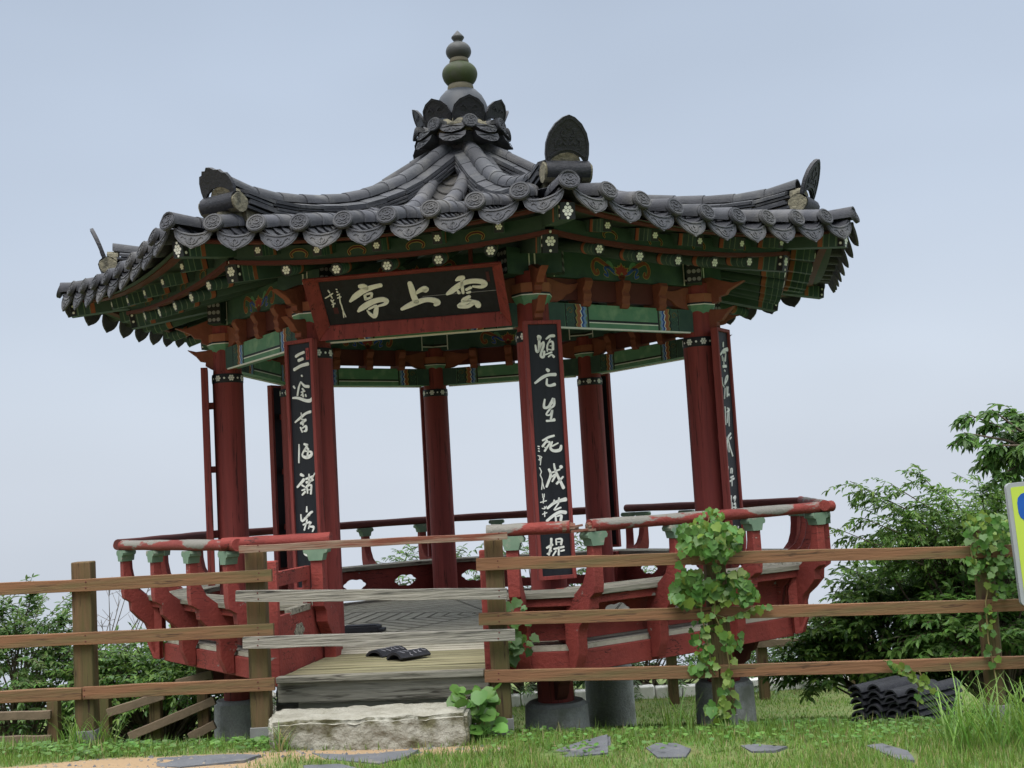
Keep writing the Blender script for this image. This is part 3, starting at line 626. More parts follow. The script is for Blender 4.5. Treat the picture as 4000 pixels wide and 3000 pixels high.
# ------------------------------------------------------------------ deck, benches, railing
mb = MB(); OD = 2.80
for i, o in enumerate(np.arange(.14, OD+.001, .14)):
    o0 = o-.14+.010; l0, l1 = o0*TA-.003, o*TA-.003; dz = random.uniform(-.0015, .0015)
    mb.hexa([sP(-l0, o0, -.035), sP(l0, o0, -.035), sP(l1, o, -.035), sP(-l1, o, -.035), sP(-l0, o0, dz), sP(l0, o0, dz), sP(l1, o, dz), sP(-l1, o, dz)], 0)
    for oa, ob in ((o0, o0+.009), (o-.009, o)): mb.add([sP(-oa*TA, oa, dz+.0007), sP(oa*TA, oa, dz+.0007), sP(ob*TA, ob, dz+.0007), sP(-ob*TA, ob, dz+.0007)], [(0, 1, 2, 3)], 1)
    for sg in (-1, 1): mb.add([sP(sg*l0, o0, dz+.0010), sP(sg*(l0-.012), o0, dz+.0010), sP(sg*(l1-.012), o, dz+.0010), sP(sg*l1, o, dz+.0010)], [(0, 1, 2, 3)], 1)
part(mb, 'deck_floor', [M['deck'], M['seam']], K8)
mb = MB(); PW = .70                                   # porch between the front corners (side 7)
for i, o in enumerate(np.arange(OD+.13, 3.95, .13)):
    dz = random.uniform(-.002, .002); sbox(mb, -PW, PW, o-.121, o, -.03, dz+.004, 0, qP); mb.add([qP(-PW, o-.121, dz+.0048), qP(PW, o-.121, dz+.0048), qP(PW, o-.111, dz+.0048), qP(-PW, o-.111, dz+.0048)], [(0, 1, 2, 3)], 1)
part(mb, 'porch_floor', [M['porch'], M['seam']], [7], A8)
mb = MB(); sbox(mb, -PW-.02, PW+.02, 3.87, 3.92, -.165, -.035, 0, qP); sbox(mb, -PW+.10, PW-.02, 3.80, 3.86, -.27, -.175, 0, qP); part(mb, 'porch_front_beam', M['wood'], [7], A8, bevel=.006)
mb = MB(); sbox(mb, -PW-.012, PW+.0, 3.89, 3.97, -.030, .012, 0, qP); part(mb, 'porch_edge_board', M['wood'], [7], A8, bevel=.006)
# red boards either side of the porch
for sg in (-1, 1):
    mb = MB(); l = sg*(PW+.045); sbox(mb, l-.045, l+.045, 3.86, 3.91, -.06, .78, 0); part(mb, 'porch_post', M['redworn'], [7], bevel=.008)
    mb = MB(); l = sg*(PW+.035); sbox(mb, l-.018, l+.018, 2.45, 3.86, -.02, .40 if sg < 0 else .30, 0)
    if sg < 0:
        sbox(mb, l-.022, l+.022, 3.16, 3.86, .60, .70, 0); sbox(mb, l-.02, l+.02, 3.16, 3.24, .4, .6, 0)
        f = lambda a, b, h: sP(l+.018+h, a, b)
        mb.prism([(3.45+.10*math.cos(t)*(1+.12*math.cos(6*t)), .26+.055*math.sin(t)*(1+.1*math.cos(6*t))) for t in np.linspace(0, 2*PI, 25)[:-1]], f, 0, .004, 1)
        sbox(mb, l-.03, l+.024, 3.2, 3.6, .385, .43, 1)
    part(mb, 'porch_side_board', [M['redworn'], M['wood']], [7], bevel=.004)
# beams under the deck
mb = MB(); OB = 2.83; lb = OB*TA; mb.prism([(-lb, OB), (lb, OB), (lb-.03, OB-.07), (-lb+.03, OB-.07)], lambda a, b, h: qP(a, b, h), -.195, -.037)
part(mb, 'deck_edge_beam', M['redworn'], K8, A8, bevel=.006)
mb = MB(); mb.prism([(-.92, AP1+.05), (.92, AP1+.05), (.92, AP1-.05), (-.92, AP1-.05)], lambda a, b, h: sP(a, b, h), -.28, -.038)
part(mb, 'floor_joist', M['umber'], K8)
# panel with cloud cut-outs, behind the seat
def cloud(cx, cz, w_=.15, h_=.055):
    return [(cx+w_*math.cos(t)*(1+.13*abs(math.cos(3*t))-.1), cz+h_*math.sin(t)*(1+.28*abs(math.sin(3*t+1.2)))) for t in np.linspace(0, 2*PI, 37)[:-1]]
mb = MB(); op = 2.73; lp = op*TA-.01
mb.prism([(-lp, .035), (lp, .035), (lp, .345), (-lp, .345)], lambda a, b, h: sP(a, op+h, b), -.014, .014, 0, [cloud(-.68, .195), cloud(0, .195), cloud(.68, .195)])
part(mb, 'cloud_panel', M['redworn'], [0, 1, 2, 3, 4, 5, 6])
mb = MB()                                             # bench seat boards
for o0, o1 in ((2.60, 2.785), (2.79, 2.96)):
    dz = random.uniform(0, .004); l0, l1 = o0*TA-.004, o1*TA-.004
    mb.hexa([qP(-l0, o0, .362), qP(l0, o0, .362), qP(l1, o1, .362), qP(-l1, o1, .362), qP(-l0, o0, .405+dz), qP(l0, o0, .405+dz), qP(l1, o1, .405+dz), qP(-l1, o1, .405+dz)], 0)
part(mb, 'bench_seat', M['wood'], [0, 1, 2, 3, 4, 5, 6], A8, bevel=.005)
mb = MB(); sbox(mb, -2.90*TA, 2.90*TA, 2.87, 2.93, .30, .36, 0, qP); part(mb, 'seat_rail', M['redworn'], [0, 1, 2, 3, 4, 5, 6], A8, bevel=.005)
for la, lb_ in ((-1.22, -.74), (.70, 1.22)):          # short front benches left and right of the porch
    mb = MB(); sbox(mb, la, lb_, 2.66, 2.96, .362, .406, 0, qP); part(mb, 'bench_seat', M['wood'], [7], A8, bevel=.005)
    mb = MB(); sbox(mb, la, lb_, 2.715, 2.745, .035, .345, 0, qP); part(mb, 'cloud_panel', M['redworn'], [7], A8)
    mb = MB(); sbox(mb, la, lb_, 2.87, 2.93, .30, .36, 0, qP); part(mb, 'seat_rail', M['redworn'], [7], A8, bevel=.005)
# curved bracket posts of the railing
MIDP = [(3.185, .80), (3.185, .46), (3.175, .40), (3.12, .365), (3.112, .285), (3.05, .215), (2.98, .155), (2.955, .10), (2.955, -.03), (2.925, -.10), (2.90, -.165), (2.835, -.175), (2.835, -.02), (2.805, .03), (2.805, .20), (2.86, .34), (2.965, .40), (3.05, .47), (3.095, .56), (3.115, .66), (3.12, .80)]
CAPP = [(-.050, .735), (.050, .735), (.064, .785), (.088, .792), (.094, .812), (.080, .834), (-.080, .834), (-.094, .812), (-.088, .792), (-.064, .785)]
def rail_post(l, ks, flip=0):
    mb = MB(); mb.prism(MIDP, lambda o, z, t: sP(l+t, o, z), -.044, .044)
    cp = MB(); cp.prism(CAPP, lambda a, z, t: sP(l+a, 3.152+t, z), -.048, .048)
    part(mb, 'rail_post', [M['redworn']], ks, subs=[(cp, 'lotus_cap', [M['pale']])], bevel=.005)
for l in (-1.20, -.40, .44, 1.20): rail_post(l, [0, 1, 2, 3, 4, 5, 6])
rail_post(.80, [7]); rail_post(-.66, [7])
CORP = [(2.90, -.14), (2.84, -.185), (2.74, -.235), (2.71, -.31), (2.66, -.34), (2.64, -.40), (2.56, -.46), (2.46, -.47), (2.46, -.05), (2.90, -.05)]
mb = MB(); mb.prism(CORP, lambda o, z, t: vP(t, o, z), -.045, .045); part(mb, 'corner_bracket', M['umber'], K8, bevel=.005)
mb = MB(); mb.prism([(3.10, .40), (3.10, .30), (3.02, .22), (2.99, .10), (2.99, -.03), (2.95, -.045), (2.72, -.045), (2.72, .40)], lambda o, z, t: vP(t, o, z), -.035, .035); part(mb, 'corner_board', M['redworn'], [0, 1, 2, 3, 4, 5, 6], bevel=.005)
# rails
def rail(k, la, lb_, sag=0.0, dz=0.0, m='railworn'):
    mb = MB(); n = 12; mb.tube([qP(la+(lb_-la)*i/n, APR, ZR+dz+sag*math.sin(PI*i/n)) for i in range(n+1)], [.045+.002*math.sin(i*1.7) for i in range(n+1)], 14)
    part(mb, 'rail', M[m], [k], A8)
XL = APR*TA
rail(0, -XL+.075, XL+.10, -.004); rail(1, -XL-.10, XL+.13, 0, .012); rail(2, -XL-.06, XL+.19, 0, .004, 'umber'); rail(3, -.75, XL-.02, 0, .004, 'umber')
rail(4, -XL-.02, XL, 0, 0, 'umber'); rail(5, -XL-.06, XL+.06, 0, .012, 'umber'); rail(6, -XL-.10, XL+.07)
rail(7, -XL-.09, -.55, 0, .012, 'redworn'); rail(7, .62, XL-.08)
def stub(p, q, r0, r1):
    mb = MB(); mb.tube([p, q], [r0, r1], 9); part(mb, 'broken_rail_end', M['grail'], [0])
stub(vP(-.13, 3.37, ZR), vP(-.04, 3.39, ZR-.005), .043, .028); stub(vP(.13, 3.36, ZR), vP(.05, 3.385, ZR-.008), .043, .026)
for i in range(6):
    a = Vector(vP(-.10+random.uniform(-.03, .03), 3.40+random.uniform(-.02, .03), ZR-.025+random.uniform(-.015, .03))); b = a+Vector((random.uniform(.10, .18), random.uniform(-.01, .01), random.uniform(-.02, .02)))
    mb = MB(); mb.beam(a, b, .020, .016); part(mb, 'splinter', M['grail'], [0])

# ------------------------------------------------------------------ inscription panels and name board (hung on the pavilion: things of their own)
S_BOARD = "-355,133,28 -323,127,38 -299,108,25;-456,3,15 -407,45,36 -346,84,38 -291,106,35 -238,119,30 -191,127,28;-332,49,16 -333,8,18;-320,55,12 -277,62,15 -286,27,16;-332,11,15 -286,25,13;-414,-94,16 -376,-65,35 -308,-27,38 -253,-8,35 -201,-4,35 -178,-23,30 -199,-48,20 -248,-60,13;-330,-82,12 -266,-58,18 -278,-107,31 -297,-155,25 -325,-130,21 -344,-90,7;28,127,28 32,80,35 36,6,38 45,-54,38;57,25,16 99,52,31 134,58,43 129,39,30;-79,-108,20 -19,-81,35 44,-57,38 121,-40,33 177,-50,38 203,-74,41 180,-96,20;375,111,13 405,124,35 435,130,30;417,105,16 411,33,20 410,-11,15;286,-7,16 327,18,35 381,57,36 433,83,33 498,92,33 559,81,36 583,56,35 552,34,23 490,44,13;373,18,15 380,-6,20;435,18,16 475,37,20;438,-9,13 465,-3,15;453,-44,21 410,-61,20 394,-81,18 455,-78,20 391,-105,31 357,-126,23 422,-133,25 467,-109,25;458,-85,21 498,-112,38 504,-141,33;-601,121,7 -593,99,7;-638,53,7 -603,71,7 -571,90,7;-594,86,6 -584,48,7;-599,33,7 -592,16,7 -576,31,6;-590,26,6 -592,5,6;-601,-11,6 -573,-3,7;-584,4,7 -595,-34,7;-538,126,6 -530,121,6;-539,103,7 -530,96,7;-542,71,7 -520,79,7;-544,44,7 -515,52,7;-524,64,7 -532,5,7 -529,-29,7 -528,-73,7 -519,-135,4;-528,-73,7 -536,-139,5"
S_LF = "-6,2349,24 34,2364,22 83,2374,22;20,2313,25 69,2323,24;-31,2243,25 43,2267,25 121,2276,28;46,2190,14 53,2181,13;-44,2110,15 -30,2091,13;36,2140,7 13,2098,16 -6,2032,16;39,2135,11 74,2101,21 118,2092,25;48,2083,13 63,2065,16;35,2054,11 74,2059,11;47,2055,11 55,2015,14;38,2036,9 33,2026,9;78,2031,11 86,2015,13;-57,2015,15 -1,2010,22 79,1982,25 129,1979,29 150,2004,9;-43,1816,13 20,1850,22 73,1878,20 126,1888,23;25,1889,4 30,1832,12;17,1802,21 71,1827,22;47,1831,16 38,1787,14;11,1771,13 29,1731,13;26,1761,9 69,1777,18 71,1742,23 46,1737,11;-12,1635,10 -14,1581,14 -21,1488,14;42,1634,17 76,1622,21;74,1619,18 18,1550,15 59,1525,27 109,1539,29 111,1566,18 43,1578,11;44,1592,10 82,1593,17 66,1518,13;-7,1392,24 22,1379,17;-49,1292,17 25,1349,27;1,1307,15 27,1291,10;-3,1264,10 31,1271,14;0,1227,15 32,1252,20;45,1353,17 118,1369,18;80,1390,11 76,1325,15;48,1325,20 122,1342,15;143,1394,10 85,1324,13 36,1284,11;53,1290,13 57,1238,13;65,1295,10 99,1300,15 91,1231,18;68,1264,8 92,1267,8;42,1133,10 39,1091,17;-25,1072,10 -12,1018,17 71,1077,21 98,1088,17;8,1042,7 70,1061,8;-4,989,14 67,1010,14;40,1027,14 5,946,15;65,997,13 50,955,10;78,1005,15 58,976,13 105,966,20 91,931,10;-1,799,11 -3,758,15 43,742,13 61,770,8"
S_RF = "-26,2356,26 -16,2344,35 -24,2329,24;-18,2335,20 -24,2256,20 -34,2235,14;-52,2287,12 -46,2238,18 -29,2238,14 0,2301,14;13,2310,17 13,2279,19 -15,2204,17 7,2191,20 17,2236,16;38,2332,13 71,2354,21 105,2356,24;72,2332,10 44,2278,14 42,2235,11;49,2301,8 88,2309,17 88,2246,19;65,2277,6 80,2277,6;46,2252,8 83,2242,11;24,2209,11 77,2227,14;48,2191,13 69,2207,12;75,2210,11 93,2188,20;28,2093,21 42,2080,27;-74,1987,17 -12,2029,24 39,2048,23 97,2049,26;25,2017,14 21,1974,18 46,1963,19 86,1972,27;-3,1857,13 -13,1812,18 -8,1791,21 23,1797,20 57,1840,26 68,1857,24 69,1809,18 35,1785,17;38,1786,17 1,1739,12 32,1735,12 53,1772,14 36,1698,17;1,1688,18 35,1688,16 65,1694,26;-42,1536,13 11,1560,18 54,1570,16;-4,1537,16 -45,1490,18;-8,1522,11 17,1518,14 -30,1453,16;-28,1484,8 -11,1470,9;36,1524,12 19,1475,20 45,1452,22 94,1457,26 106,1490,17;83,1511,11 34,1489,13;-82,1494,9 -70,1491,9;-80,1476,9 -72,1473,9;-80,1457,9 -71,1453,9;-86,1422,7 -55,1407,7 -83,1388,6;-73,1420,5 -74,1380,6;-60,1413,7 -71,1347,7;-79,1327,7 -66,1295,7 -76,1269,7 -63,1229,7 -72,1157,7;-64,1222,6 -52,1162,7;-68,1124,6 -66,1094,7;-54,1123,6 -56,1097,6;-89,1058,8 -39,1069,8;-61,1091,8 -66,1051,7;-78,1012,7 -57,1008,8 -42,1027,7;-58,1025,7 -58,1009,7;-79,966,7 -41,977,8;-59,986,8 -61,946,7;39,1352,12 44,1312,16 66,1248,20 105,1159,25;-5,1311,17 7,1264,20 -32,1176,18;3,1278,12 84,1305,14;91,1329,25 97,1320,29;13,1250,12 48,1267,16 16,1214,13;106,1247,14 51,1195,18;-36,1009,17 19,1047,22 68,1062,24 117,1071,32;24,1070,12 16,1046,13;63,1085,12 57,1054,14;57,1045,11 16,995,9;21,993,12 73,1010,13;-47,912,20 6,949,22 62,975,25 110,969,28;26,942,14 27,907,16;36,943,9 72,949,18 65,910,22;-60,706,16 -13,729,20;-19,775,18 -26,716,16 -47,652,16;-60,659,9 -23,682,11;18,766,11 19,726,11;18,769,9 63,766,16 56,724,16;24,746,7 54,745,7;-3,694,14 77,706,16;38,706,14 31,646,14;50,674,11 79,680,13;13,680,12 -15,644,11"
S_FR = "0,2356,20 -7,2320,21;-89,2243,17 -6,2285,28 91,2302,35;-46,2235,10 -47,2192,10;-11,2261,11 38,2267,14 15,2193,17;-11,2220,9 -22,2160,14;-50,2141,23 30,2148,25;-18,2110,14 -6,2101,14;-91,2041,8 -87,1988,12 -56,1958,9;-36,1983,14 26,2027,15 48,2064,17 -1,2042,17 -34,1990,15;-35,1950,11 -68,1858,14;6,1963,12 -4,1876,14;36,1965,11 12,1883,12;25,1895,11 51,1901,11 43,1886,9;-68,1781,21 -69,1738,14 -83,1630,15;-17,1774,14 23,1762,21 -31,1739,14;-18,1728,11 -42,1647,14;10,1740,14 -7,1619,14;-111,1533,21 -95,1508,14;-106,1489,16 -98,1476,12;17,1554,18 -66,1502,21 -111,1378,16;-56,1509,18 -27,1438,19 23,1357,21;-50,1451,12 -53,1391,14;24,1519,11 -14,1503,11;-96,1263,14 -113,1194,14 -108,1103,14;-40,1244,11 -56,1206,11;-31,1247,11 -8,1240,14 -22,1204,12;-64,1167,14 4,1179,14;-82,1134,14 16,1159,16;-31,1160,16 -44,1095,12;-78,1008,16 -101,938,12 -113,881,12;-65,949,11 -87,883,12;-31,985,19 19,1001,18 -11,960,12;-28,934,12 5,940,16 -8,888,16;-67,910,11 17,907,12;-103,734,14 -84,706,12;-44,750,16 -42,678,12;32,740,14 21,643,16;-19,678,11 -12,638,14"
def characters(ss, axis, gap):
    """strokes grouped into characters along one axis"""
    iv = sorted([(min(p[axis] for p in s), max(p[axis] for p in s), s) for s in ss], key=lambda q: q[0]); out = []
    for a, b, s in iv:
        if out and a < out[-1][1]+gap: out[-1][1] = max(out[-1][1], b); out[-1][2].append(s)
        else: out.append([a, b, [s]])
    return [q[2] for q in out]
def strokes(s): return [[tuple(int(q)/1000 for q in p.split(',')) for p in t.split(' ')] for t in s.split(';')]
def panel(k, label, text, off=0.0, zb=.46, zt_=2.48):
    t = TH0+k*PI/4; c = world_of(k, vP(off, 2.61, zb))
    o = thing('inscription_panel', label, 'sign', c, t, 'inscription panels on the columns')
    f = lambda a, z, h: (a, -h, z-zb)
    mb = MB(); wd, fr = .150, .030
    mb.prism([(-wd, zb), (wd, zb), (wd, zt_), (-wd, zt_)], f, -.030, .034, 0, [[(-wd+fr, zb+fr), (wd-fr, zb+fr), (wd-fr, zt_-fr), (-wd+fr, zt_-fr)]])
    for zz in (.9, 1.5, 2.1): mb.prism([(-.04, zz), (.04, zz), (.04, zz+.06), (-.04, zz+.06)], f, -.09, -.030, 0)
    mb.build('frame', M['red'], o, bevel=.003)
    b = MB(); b.prism([(-wd+fr-.002, zb+fr-.002), (wd-fr+.002, zb+fr-.002), (wd-fr+.002, zt_-fr+.002), (-wd+fr-.002, zt_-fr+.002)], f, -.026, .014, 0); b.build('board', M['board'], o)
    if text:
        al = strokes(text); small = [s for s in al if max(q[2] for q in s) < .0075]; big = [s for s in al if s not in small]
        for ch in characters(big, 1, .012)+characters(small, 1, .012):
            g = MB()
            for s in ch: g.stroke([(x-off, z, max(wd_*1.02, .006)) for x, z, wd_ in s], f, .013, .020, 0)
            g.build('character', M['white'], o, smooth=0)
    return o, f
o, f = panel(7, 'black inscription panel starting with three horizontal strokes, on the left column of the porch', S_LF, .035)
sm = MB(); sm.prism([(.067, 2.31), (.100, 2.31), (.098, 2.405), (.066, 2.405)], f, .013, .018, 0); sm.stroke([(.076, 2.385, .006), (.090, 2.375, .006), (.078, 2.35, .006), (.090, 2.33, .006)], f, .018, .020, 1, 3); sm.build('red_seal', [M['seal'], M['dseal']], o)
o, f = panel(0, 'black inscription panel with a small signature down its left edge, right of the porch', S_RF, .012)
sm = MB(); sm.prism([(-.092, .868), (-.052, .868), (-.052, .905), (-.092, .905)], f, .013, .018, 0); sm.build('red_seal', [M['seal']], o)
panel(1, 'narrow obliquely seen inscription panel on the right-hand front column above the vine', S_FR, -.01)
panel(6, 'dark inscription panel seen edge-on at the far left column with a sky gap beside it', None)
panel(5, 'dark back of an inscription panel just left of the three-stroke panel', None)
panel(4, 'thin edge of an inscription panel on the middle rear column seen through the porch', None, .0)
panel(3, 'dark back of an inscription panel on the rear column between the right-hand front columns', None)

# name board, leaning out over the porch
t7 = TH0+7*PI/4+A8; e7, tt7 = Vector((math.sin(t7), -math.cos(t7), 0)), Vector((math.cos(t7), math.sin(t7), 0))
bc = e7*2.575+tt7*(-.005)+Vector((0, 0, 2.735)); nb = thing('name_board', 'black name board with three large pale characters, leaning above the porch', 'sign', bc, t7)
tb = math.atan2(.35, .42)
def nbf(a, b, h): return (a*1.06, -(b*math.sin(tb)+h*math.cos(tb)), b*math.cos(tb)-h*math.sin(tb))
mb = MB(); mb.prism([(-.665, -.21), (.665, -.21), (.665, .21), (-.665, .21)], nbf, -.02, 0); mb.prism([(.10, -.012), (.66, -.012), (.66, -.008), (.10, -.008)], nbf, 0, .0012, 1); mb.build('board', [M['board'], M['grey']], nb)
mb = MB(); ix, iz, ox, oz, h0, h1 = .66, .205, .745, .285, -.015, .10
inn = [(-ix, -iz), (ix, -iz), (ix, iz), (-ix, iz)]; out = [(-ox, -oz), (ox, -oz), (ox, oz), (-ox, oz)]
for i in range(4):
    j = (i+1) % 4; a0, a1, b0, b1 = inn[i], inn[j], out[i], out[j]; sc_ = .022
    mb.hexa([nbf(*a0, h0), nbf(*a1, h0), nbf(*b1, h1-sc_), nbf(*b0, h1-sc_), nbf(*a0, h0+.026), nbf(*a1, h0+.026), nbf(*b1, h1), nbf(*b0, h1)], 0)
mb.build('frame', M['red'], nb, bevel=.003)
for ch in characters(strokes(S_BOARD), 0, .02):
    g = MB()
    for s in ch: g.stroke([(x, z, max(wd_*1.22, .0065)) for x, z, wd_ in s], nbf, -.001, .008, 0, 5)
    g.build('character', M['white'], nb, smooth=0)
for q in ((-.60, -.10, -.565, -.045), (.604, .075, .626, .162)):
    g = MB(); g.prism([(q[0], q[1]), (q[2], q[1]), (q[2], q[3]), (q[0], q[3])], nbf, 0, .003); g.build('red_seal', M['dseal'], nb)
for x, z in ((-.665, -.215), (.665, -.215)):
    g = MB(); g.disc((x, z), nbf, .008, .01, .02, 7); g.build('nail', M['mortar'], nb)
for sg in (-1, 1):
    g = MB(); g.beam(nbf(sg*.5, .20, -.02), nbf(sg*.5, .42, -.25), .03, .03); g.build('hanger', M['umber'], nb)

# two loose painted tiles on the porch, and a dark tile by the left column
def arch_tile(mb, fn, ln, wd, r, th=.018, mi=0):
    a = math.asin(min(1, wd/2/r)); n = 8
    arc_seg(mb, lambda oo, x, y: fn(x, oo, y-r*math.cos(a)), 0, ln, r, r, n, -a, a, mi, th)
def loose_tile(px, py, ang, label, tip, dz=0.0):
    v = ray(px, py); p = CAM+v*((.012+dz-CAM.z)/v.z)
    o = thing('roof_tile', label, 'roof tile', p, ang, 'painted roof tiles lying on the porch')
    rot = Matrix.Rotation(tip, 3, 'Y')
    f = lambda x, y, z: rot @ Vector((x, y-.15, z+.0))
    mb = MB(); arch_tile(mb, f, .26, .19, .125); mb.build('body', M['tiled'], o)
    g = MB()
    for i in range(5):
        y0 = .05+i*.045; x0 = random.uniform(-.075, -.04)
        for q in range(3): g.stroke([(x0+q*.05, y0+random.uniform(-.01, .01), .0035), (x0+q*.05+.020, y0+random.uniform(-.012, .012), .0045), (x0+q*.05+.028, y0+.012, .003)], lambda a, b, h: f(a, b, math.sqrt(max(.125**2-a*a, 0))-.125*math.cos(math.asin(.095/.125))+h), .0, .0025, 0, 3)
    g.build('painted_writing', M['grey'], o, smooth=0); return o
loose_tile(1520, 2552, R(-42), 'dark curved tile with white writing, left one of the overlapping pair on the porch floor', R(0))
loose_tile(1605, 2562, R(-50), 'dark curved tile with white writing, right one of the overlapping pair on the porch floor', R(-4), .012)
v = ray(1390, 2470); p = CAM+v*((.003-CAM.z)/v.z)
o = thing('roof_tile', 'plain dark flat tile lying on the deck at the foot of the left porch column', 'roof tile', p, t7+R(3))
mb = MB(); mb.box((.05, 0, .028), (.34, .16, .05)); mb.box((.20, .0, .015), (.12, .14, .028)); mb.build('body', M['tiled'], o, bevel=.006)
mb = MB(); mb.prism([(-.11, .054), (.21, .054), (.19, .063), (-.09, .063)], lambda a, b, h: (a, h, b), -.06, .06); mb.build('rim', M['tiled'], o)
# ------------------------------------------------------------------ ground
from mathutils import noise as mn
GD = [(-30, -.55), (0, -.42), (6, -.345), (7.2, -.335), (7.6, -.365), (8.15, -.45), (9.7, -.765), (11.5, -1.05), (14.1, -1.66), (16, -1.73), (18, -1.75), (24, -2.4), (40, -6.5), (120, -34), (500, -190)]
GDX, GDZ = np.array([a for a, b in GD]), np.array([b for a, b in GD])
def gz(x, y):
    d = np.asarray(y, float)-CAM.y; x = np.asarray(x, float)
    k = np.clip((17-d)/9.0, 0, 1)
    return np.interp(d, GDX, GDZ)-.035*np.clip(x, -6, 8)*k+.012*np.sin(x*3.1+y*1.3)*np.sin(y*2.7-x)*np.clip((40-d)/20, 0, 1)
def ghit(px, py):
    v = ray(px, py); d = 5.5
    while d < 40:
        p = CAM+v*(d/v.y)
        if p.z <= float(gz(p.x, p.y)): return Vector((p.x, p.y, float(gz(p.x, p.y))))
        d += .01
    return p
def dirtf(x, y):                     # bare earth: path front left, scuffed patch round the step
    d = y-CAM.y; wob = .10*np.sin(x*2.3)+.06*np.sin(x*5.1+1)
    a = np.clip((7.40+wob+.10*(x+1.2)-d)/.10, 0, 1)*np.clip((-1.0-x)/.5, 0, 1)
    b = np.clip(1.25-((x+.65)/.95)**2-((d-7.32)/.26)**2, 0, 1)
    return np.clip(np.maximum(a, b*.9), 0, 1)
xs = np.concatenate([np.linspace(-300, -12, 14), np.arange(-11, 11.01, .11), np.linspace(12, 300, 14)])
ys = np.concatenate([np.linspace(-60, -7, 16), np.arange(-6.9, 8.0, .11), np.linspace(8.2, 40, 30), np.linspace(45, 480, 24)])
X, Y = np.meshgrid(xs, ys); Z = gz(X, Y); nx, ny = len(xs), len(ys)
mb = MB(); mb.v = np.stack([X.ravel(), Y.ravel(), Z.ravel()], 1).tolist()
mb.f = [(j*nx+i, j*nx+i+1, (j+1)*nx+i+1, (j+1)*nx+i) for j in range(ny-1) for i in range(nx-1)]; mb.m = [0]*len(mb.f)
gm = mat('ground_earth_and_turf', (.085, .135, .036), (.13, .145, .05), 3.5, .95, bump=.6, bscale=30)
N = gm.node_tree; b_ = N.nodes['Principled BSDF']; old = b_.inputs['Base Color'].links[0].from_socket
at_ = N.nodes.new('ShaderNodeAttribute'); at_.attribute_name = 'bare'
nz = N.nodes.new('ShaderNodeTexNoise'); nz.inputs['Scale'].default_value = 9; nz.inputs['Detail'].default_value = 8
rp = N.nodes.new('ShaderNodeMix'); rp.data_type = 'RGBA'; rp.inputs[6].default_value = (.265, .165, .090, 1); rp.inputs[7].default_value = (.30, .225, .135, 1); N.links.new(nz.outputs['Fac'], rp.inputs['Factor'])
ad = N.nodes.new('ShaderNodeMath'); ad.operation = 'MULTIPLY_ADD'; ad.inputs[1].default_value = 2.2; N.links.new(at_.outputs['Fac'], ad.inputs[0])
sb = N.nodes.new('ShaderNodeMath'); sb.operation = 'SUBTRACT'; sb.inputs[1].default_value = 1.05; N.links.new(nz.outputs['Fac'], sb.inputs[0]); N.links.new(sb.outputs[0], ad.inputs[2]); ad.use_clamp = True
mxg = N.nodes.new('ShaderNodeMix'); mxg.data_type = 'RGBA'; N.links.new(ad.outputs[0], mxg.inputs['Factor']); N.links.new(old, mxg.inputs[6]); N.links.new(rp.outputs[2], mxg.inputs[7]); N.links.new(mxg.outputs[2], b_.inputs['Base Color'])
g = mb.build('ground', gm, smooth=180, fix=False); tag(g, 'grassy hilltop ground with a bare earth path', 'ground', kind='structure')
atr = g.data.attributes.new('bare', 'FLOAT', 'POINT'); atr.data.foreach_set('value', dirtf(X.ravel(), Y.ravel()).astype(np.float32))

# ------------------------------------------------------------------ stones
SLATES = []
def rough_block(name, mats, loop, z0, z1, amp, seed, parent=None, top_tilt=0.0, res=.03, fq=7):
    """a rough block from a ground outline: subdivided and roughened"""
    bm = bmesh.new(); vs = [bm.verts.new((p[0], p[1], z0)) for p in loop]; f = bm.faces.new(vs)
    ex = bmesh.ops.extrude_face_region(bm, geom=[f]); up = [q for q in ex['geom'] if isinstance(q, bmesh.types.BMVert)]
    for q in up: q.co.z = z1
    bmesh.ops.bevel(bm, geom=list(bm.edges), offset=min(.02, (z1-z0)*.3), segments=2, affect='EDGES')
    bmesh.ops.triangulate(bm, faces=bm.faces)
    for _ in range(6):
        es = [e for e in bm.edges if e.calc_length() > res*1.6]
        if not es: break
        bmesh.ops.subdivide_edges(bm, edges=es, cuts=1)
        bmesh.ops.triangulate(bm, faces=bm.faces)
    bm.normal_update()
    for q in bm.verts:
        p = q.co*fq+Vector((seed, seed*2, 0)); n = mn.fractal(p, .8, 2.0, 4)+.5*mn.noise(p*.4)
        q.co += q.normal*n*amp
    bmesh.ops.recalc_face_normals(bm, faces=bm.faces)
    me = bpy.data.meshes.new(name); bm.to_mesh(me); bm.free(); me.materials.append(mats)
    me.polygons.foreach_set('use_smooth', [True]*len(me.polygons)); me.set_sharp_from_angle(angle=R(40))
    o = bpy.data.objects.new(name, me); COL.objects.link(o); return o
A_, B_, C_, D_ = at(1050, 2865, 7.55), at(1828, 2850, 7.50), at(1835, 2750, 7.98), at(1062, 2760, 8.02)
o = rough_block('step_stone', M['stone'], [(A_.x, A_.y), (A_.x+.45, A_.y-.03), (B_.x-.3, B_.y-.02), (B_.x, B_.y), (C_.x, C_.y), (D_.x, D_.y)], -.40, -.158, .017, 3.3, fq=8)
tag(o, 'big pale rough stone block used as the step up to the porch', 'step')
